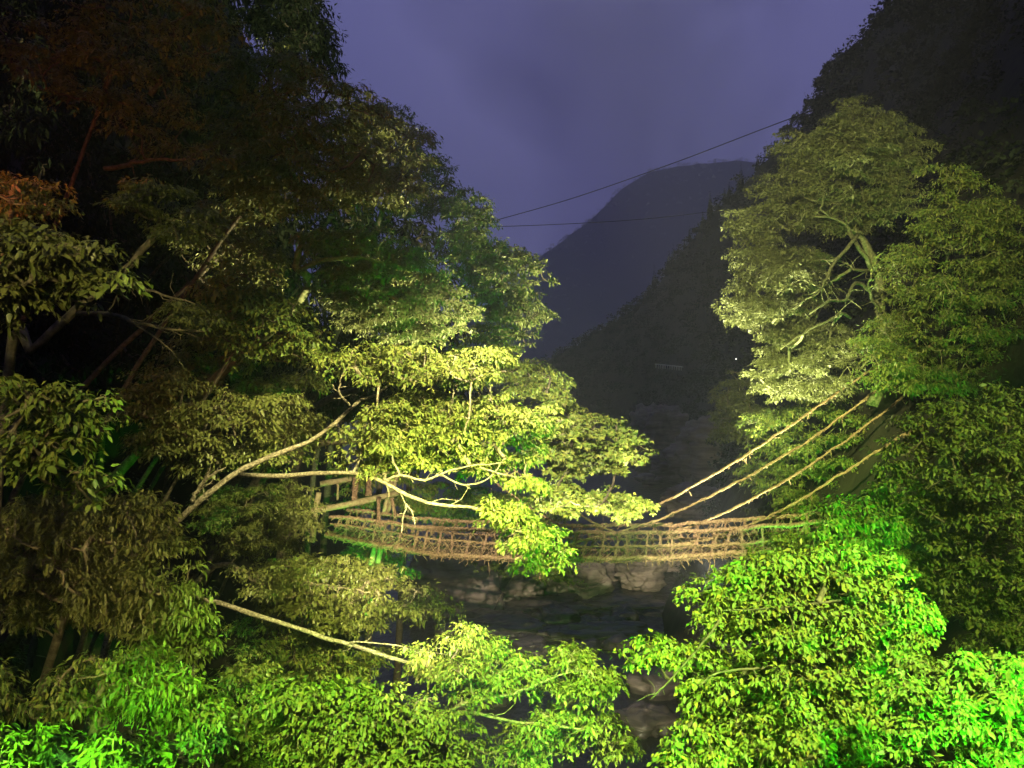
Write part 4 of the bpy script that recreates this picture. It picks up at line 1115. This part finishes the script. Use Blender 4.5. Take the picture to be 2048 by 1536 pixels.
# undergrowth on both banks: ferns and low leaves, one mass
n = 1500
yy = 4 + 85 * rng.random(n) ** 1.2
side = rng.random(n) < 0.55
e = np.where(side, np.interp(yy, yk, left_edge), np.interp(yy, yk, right_edge))
xx = np.where(side, e - 2.0 - 18 * rng.random(n) ** 1.4, e + 2.0 + 20 * rng.random(n) ** 1.4)
zz = terrain_h(xx, yy)
pads = [(np.array([a, b, c + 0.35]), q, q, q * .6) for a, b, c, q in zip(xx, yy, zz, rng.uniform(.35, .8, n))]
p, d, nn, L = make_leaves(pads, 0.30, 0.28, .35, .8)
v, f = leaf_geo(p, d, nn, L, .35, False)
TOTAL[0] += len(f)
tag(obj('undergrowth', mesh_from('undergrowth', v, f, M['leaf_dark'])), 'low dark ferns and leaves covering the banks', None, None, 'stuff')
print('leaf triangles', TOTAL[0])
# ---------------------------------------------------------------- road bridge the view is taken from (carries the floodlights)
def box(name, lo, hi, mat, parent=None):
    lo = np.array(lo, float); hi = np.array(hi, float)
    v = np.array([[x, y, z] for z in (lo[2], hi[2]) for y in (lo[1], hi[1]) for x in (lo[0], hi[0])])
    f = [(0, 2, 3, 1), (4, 5, 7, 6), (0, 1, 5, 4), (2, 6, 7, 3), (0, 4, 6, 2), (1, 3, 7, 5)]
    me = mesh_from(name, v, f, mat)
    return child(name, me, parent) if parent is not None else obj(name, me)
road = empty('road_bridge', (0, -1.5, -1.9), 'concrete road bridge deck under the viewpoint', 'bridge')
box('deck', (-16, -5, -2.2), (16, 0.45, -1.62), M['concrete'], road)
box('kerb', (-16, 0.22, -1.62), (16, 0.452, -1.42), M['concrete'], road)
for k in range(-8, 9):
    box('rail_post', (k * 1.9 - .03, .3, -1.42), (k * 1.9 + .03, .36, -0.55), M['metal_dark'], road)
box('top_rail', (-16, .29, -0.55), (16, .37, -0.49), M['metal_dark'], road)

def emis(name, c, s):
    m, t, out = new_mat(name)
    e = t.nodes.new('ShaderNodeEmission'); e.inputs['Color'].default_value = (*c, 1); e.inputs['Strength'].default_value = s
    t.links.new(e.outputs['Emission'], out.inputs['Surface'])
    return m

def floodlight(pos, target, color, power, cone, blend, label, size=0.25, stand=True):
    pos = np.array(pos, float); target = np.array(target, float)
    root = empty('floodlight', tuple(pos), label, 'floodlight', None)
    d = unit(target - pos)
    rot = Vector(d).to_track_quat('-Z', 'Y')
    R = rot.to_matrix()
    def local(name, v, f, mat):
        vv = np.array([tuple(R @ Vector(q)) for q in v]) + pos
        return child(name, mesh_from(name, vv, f, mat), root)
    def lbox(name, lo, hi, mat):
        v = [(x, y, z) for z in (lo[2], hi[2]) for y in (lo[1], hi[1]) for x in (lo[0], hi[0])]
        f = [(0, 2, 3, 1), (4, 5, 7, 6), (0, 1, 5, 4), (2, 6, 7, 3), (0, 4, 6, 2), (1, 3, 7, 5)]
        return local(name, v, f, mat)
    lbox('housing', (-.17, -.13, .02), (.17, .13, .13), M['metal_dark'])
    for k in range(4):
        lbox('cooling_fin', (-.15 + k * .09, -.12, .131), (-.13 + k * .09, .12, .19), M['metal_dark'])
    local('lens', [(-.15, -.11, .0), (.15, -.11, .0), (.15, .11, .0), (-.15, .11, .0)], [(3, 2, 1, 0)], emis('flood_lens', color, 2.0))
    # bracket and a foot down to the ground
    gz = float(terrain_h(pos[0], pos[1]))
    if pos[1] < 1.2: gz = -2.1
    b = pos - d * 0.12
    t = Tubes(); t.tube(np.array([b, [b[0], b[1], min(b[2] - 0.2, max(gz - 0.1, WATER - 1))]]), 0.035, 6)
    if pos[1] < 1.2 and pos[2] < -1.7:
        t = Tubes(); t.tube(np.array([b, [b[0], b[1] - .1, b[2] + .2], [b[0], 0.4, -2.0]]), 0.03, 6)
    elif pos[1] < 1.2:
        t = Tubes(); t.tube(np.array([b, [b[0], b[1] - .2, b[2] - .1], [b[0], b[1] - .2, -1.7]]), 0.06, 8)
    child('bracket', t.done('bracket', M['metal_dark']), root)
    ld = bpy.data.lights.new('flood_lamp', 'SPOT')
    ld.energy = power * LIGHT_GAIN
    ld.color = color
    ld.spot_size = math.radians(cone)
    ld.spot_blend = blend
    ld.shadow_soft_size = size
    lo = bpy.data.objects.new('flood_lamp', ld)
    col.objects.link(lo)
    lo.parent = root
    lo.matrix_parent_inverse = Matrix.Translation(-Vector(root.location))
    lo.matrix_basis = Matrix.Translation(Vector(pos + d * 0.06)) @ R.to_4x4()
    return root

WARM = (1.0, 0.84, 0.42)
GREEN = (0.10, 1.0, 0.06)

floodlight((4.5, 0.2, 9.5), P(890, 850, 16), (1.0, 0.92, 0.38), 150000, 32, 0.95, 'yellow floodlight on a tall pole, aimed at the brightest tree')
floodlight((-1.5, 0.2, 9.5), P(1190, 1080, 40), (1.0, 0.84, 0.56), 260000, 26, 0.8, 'warm floodlight on the highest pole, aimed at the vine bridge')
floodlight((1.5, 0.8, -2.4), P(730, 1020, 43), (1.0, 0.84, 0.50), 150000, 15, 0.8, 'warm floodlight clamped under the road bridge, aimed at the log portal')
floodlight((10.8, 42.3, -12.0), P(1500, 620, 44), (1.0, 0.95, 0.56), 180000, 64, 0.95, 'warm floodlight at the right water edge, aimed up at the tall spreading tree')
floodlight((10.0, 26.0, -11.0), P(880, 650, 26), (1.0, 0.90, 0.45), 340000, 27, 0.95, 'warm floodlight on the right bank, aimed across at the flat topped tree')
floodlight((10.4, 28.5, -11.0), P(1010, 590, 38), (1.0, 0.92, 0.50), 130000, 40, 0.95, 'warm floodlight on the right bank, aimed across at the pale leaning tree')
floodlight((4.0, 0.2, 4.0), P(740, 1180, 24), (1.0, 0.95, 0.30), 110000, 14, 0.9, 'yellow floodlight on a short pole, aimed at the flat sprays below the bridge')
floodlight((-2.8, 0.2, 9.0), P(1650, 500, 44), (1.0, 0.92, 0.42), 190000, 32, 0.9, 'wide floodlight on the left lamp pole')
floodlight((8.0, 0.2, 7.5), P(1930, 1020, 20), (0.85, 1.0, 0.25), 36000, 40, 0.9, 'pale green floodlight on a tall pole, aimed at the dense olive tree')
floodlight((8.4, 5.5, -4.5), P(1970, 1450, 10.5), (0.08, 1.0, 0.02), 38000, 64, 0.8, 'green floodlight on the right bank, aimed at the corner bush')
floodlight((7.0, 0.2, 7.5), P(1560, 1290, 13.5), (0.78, 1.0, 0.24), 120000, 30, 0.9, 'lime floodlight on a tall pole, aimed at the bright tangle')
floodlight((-4.6, 3.2, -1.6), P(120, 1560, 6), (0.30, 1.0, 0.05), 10000, 56, 0.8, 'green floodlight on the left bank, aimed at the neon tree top')
floodlight((-2.0, 0.8, -2.4), P(360, 1420, 9.5), (0.20, 1.0, 0.12), 14000, 14, 0.9, 'green floodlight clamped under the road bridge, aimed at the drooping tree')
floodlight((-1.2, 0.2, 6.0), P(950, 1420, 14), (0.70, 1.0, 0.18), 62000, 36, 0.9, 'lime floodlight on a tall pole, aimed at the slanting pale trunk')
floodlight((-1.6, 0.2, 3.0), P(180, 880, 9), (1.0, 0.84, 0.32), 3000, 46, 0.9, 'small warm floodlight on a short pole, aimed at the near left slope')
floodlight((-4.2, 0.8, -1.9), P(170, 1100, 11), (1.0, 0.80, 0.34), 6000, 30, 0.8, 'small warm floodlight clamped under the road bridge, aimed at the narrow leaved tree')
floodlight((-6.5, 5.0, 2.5), P(230, 330, 13), (1.0, 0.24, 0.05), 2000, 60, 0.8, 'orange floodlight on the left bank, aimed up the slope')
floodlight((10.5, 33.0, -14.0), P(1800, 800, 42), GREEN, 18000, 64, 0.8, 'green floodlight on the right bank below the stay vines')
floodlight((-9.0, 40.0, -15.0), P(770, 1100, 46), GREEN, 9000, 80, 0.8, 'green floodlight under the shaded end of the vine bridge')
floodlight((-3.4, 0.2, 8.0), P(1640, 900, 46), (0.95, 0.98, 0.36), 300000, 17, 0.9, 'pale floodlight on the left lamp pole, aimed at the tree behind the stay vines')
floodlight((6.5, 0.2, 10.0), P(1330, 1080, 39.5), (1.0, 0.84, 0.56), 90000, 15, 0.95, 'narrow warm floodlight on the right lamp pole, aimed at the vine bridge')

# ---------------------------------------------------------------- far woods
def conifer_mesh(seed, H=9.0, R=2.0, n=260):
    r = np.random.default_rng(seed)
    z = H * (1 - np.sqrt(r.uniform(0, 1, n)) * 0.92)
    rad = R * (1 - z / H) ** 0.85 * r.uniform(.55, 1.05, n)
    az = r.uniform(0, 6.28, n)
    p = np.stack([rad * .35 * np.cos(az), rad * .35 * np.sin(az), z], 1)
    dn = r.uniform(-0.1, 0.5, n)
    d = np.stack([np.cos(az) * np.cos(dn), np.sin(az) * np.cos(dn), -np.sin(dn)], 1)
    nn = unit(np.stack([np.cos(az) * np.sin(dn), np.sin(az) * np.sin(dn), np.cos(dn)], 1) + r.normal(0, .4, (n, 3)))
    nn = unit(nn - d * (nn * d).sum(1, keepdims=True))
    v, f = leaf_geo(p, d, nn, np.maximum(rad * .75, .5), 0.7, False)
    return mesh_from('crown', v, f, M['needle'])
def round_mesh(seed, H=7.0, R=3.0, n=300):
    r = np.random.default_rng(seed)
    u = unit(r.normal(0, 1, (n, 3))); u[:, 2] = np.abs(u[:, 2]) * 1.0 - .2
    p = u * np.array([R, R, H * .45]) * r.uniform(.6, 1.0, (n, 1)) + [0, 0, H * .55]
    d = unit(u + r.normal(0, .7, (n, 3)) + [0, 0, -.4])
    nn = unit(u + r.normal(0, .5, (n, 3))); nn = unit(nn - d * (nn * d).sum(1, keepdims=True))
    v, f = leaf_geo(p, d, nn, r.uniform(.7, 1.4, n), 0.7, False)
    return mesh_from('crown', v, f, M['leaf_dark'])
CON = [conifer_mesh(s, H, R) for s, H, R in ((1, 11, 2.1), (2, 8.5, 1.9), (3, 13, 2.3))]
RND = [round_mesh(s) for s in (4, 5)]
tkm = Tubes(); tkm.tube(np.array([[0, 0, -1.5], [0, 0, 3], [0, 0, 8.0]]), np.array([.28, .2, .06]), 5)
TRK = tkm.done('trunk', M['bark_dark'])
def far_tree(x, y, k, sc, label, group, conifer):
    z = float(terrain_h(x, y))
    r = empty('cedar_tree' if conifer else 'hillside_tree', (x, y, z), label, 'tree', group)
    for me, nm in ((TRK, 'trunk'), ((CON[k % 3] if conifer else RND[k % 2]), 'crown')):
        o = bpy.data.objects.new(nm, me); col.objects.link(o); o.parent = r
        if nm == 'crown': o['kind'] = 'stuff'
    r.scale = (sc * random.uniform(.85, 1.15), sc * random.uniform(.85, 1.15), sc * random.uniform(.85, 1.2))
    r.rotation_euler = (0, 0, random.uniform(0, 6.28))
# cedars standing along the right hand skyline
for i in range(46):
    y = 70 + (400 - 70) * (i + random.uniform(0, .8)) / 46
    x = float(np.interp(y, yk, right_ridge_x)) + random.uniform(-1.5, 2.0)
    far_tree(x, y, i, random.uniform(.45, .95), 'black cedar on the skyline of the dark right hand slope', 'cedars along the right skyline', random.random() < .8)
# the wooded slope below them reads as one mass
def wood(name, label, pts, meshes_):
    vs_, fs = [], []; off = 0
    cache = []
    for me in meshes_:
        v = np.empty(len(me.vertices) * 3, np.float32); me.vertices.foreach_get('co', v)
        f = np.empty(len(me.loops), np.int32); me.loops.foreach_get('vertex_index', f)
        cache.append((v.reshape(-1, 3), f.reshape(-1, 3)))
    for (x, y, z, s, k) in pts:
        v, f = cache[k % len(cache)]
        a = rng.uniform(0, 6.28); c_, s_ = math.cos(a), math.sin(a)
        q = v @ np.array([[c_, s_, 0], [-s_, c_, 0], [0, 0, 1]]) * s + [x, y, z]
        vs_.append(q); fs.append(f + off); off += len(q)
    o = obj(name, mesh_from(name, np.concatenate(vs_), np.concatenate(fs), M['needle']))
    return tag(o, label, None, None, 'stuff')
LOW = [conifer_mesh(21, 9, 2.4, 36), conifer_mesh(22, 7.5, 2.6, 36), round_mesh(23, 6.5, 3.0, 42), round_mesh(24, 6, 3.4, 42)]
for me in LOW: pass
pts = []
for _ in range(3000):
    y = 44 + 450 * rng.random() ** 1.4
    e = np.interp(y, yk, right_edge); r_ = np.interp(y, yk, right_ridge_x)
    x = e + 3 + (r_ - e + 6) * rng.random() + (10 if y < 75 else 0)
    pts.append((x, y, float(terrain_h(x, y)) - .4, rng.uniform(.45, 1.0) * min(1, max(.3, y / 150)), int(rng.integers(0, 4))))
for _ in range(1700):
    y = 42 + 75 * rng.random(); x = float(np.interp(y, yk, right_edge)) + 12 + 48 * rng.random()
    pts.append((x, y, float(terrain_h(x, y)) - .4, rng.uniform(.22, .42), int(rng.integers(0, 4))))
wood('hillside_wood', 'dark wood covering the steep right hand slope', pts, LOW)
pts = []
for _ in range(1300):
    y = 2150 + 620 * rng.random(); x = -250 + 1500 * rng.random()
    z = float(terrain_h(x, y))
    if z < 0: continue
    pts.append((x, y, z - 1, rng.uniform(1.6, 3.0), int(rng.integers(0, 4))))
wood('mountain_wood', 'hazy wood on the far mountain', pts, LOW)

# small lit lamp on the slope beside the dull tree
for yy in np.arange(62, 260, 1.0):
    c = P(1472, 722, yy)
    if float(terrain_h(c[0], c[1])) > c[2] - 3.0: break
c = P(1472, 718, yy)
gz = float(terrain_h(c[0], c[1]))
lampr = empty('slope_lamp', (c[0], c[1], gz), 'tiny lit white lamp on the dark slope above the dull tree', 'lamp')
t = Tubes(); t.tube(np.array([[c[0], c[1], min(gz, c[2] - 1) - .3], [c[0], c[1], c[2] - .15]]), 0.05, 6)
child('post', t.done('post', M['metal_dark']), lampr)
v_, f_ = ICO4
k_ = 0.065 * yy / 70
child('bulb', mesh_from('bulb', v_ * k_ + c, f_, emis('lamp_bulb', (1, .97, .9), 2.0), True), lampr)

# ---------------------------------------------------------------- haze: the damp night air in the gorge
HAZE = 0.00031
hb = box('haze', (-1800, -70, -27), (3100, 3600, 900), None)
hb.data.materials.clear()
hm, ht_, ho = new_mat('haze')
pv = ht_.nodes.new('ShaderNodeVolumePrincipled')
pv.inputs['Color'].default_value = (0.58, 0.62, 0.95, 1)
pv.inputs['Density'].default_value = HAZE
pv.inputs['Anisotropy'].default_value = 0.0
ht_.links.new(pv.outputs['Volume'], ho.inputs['Volume'])
hb.data.materials.append(hm)
tag(hb, 'thin damp haze filling the gorge at night', None, None, 'stuff')
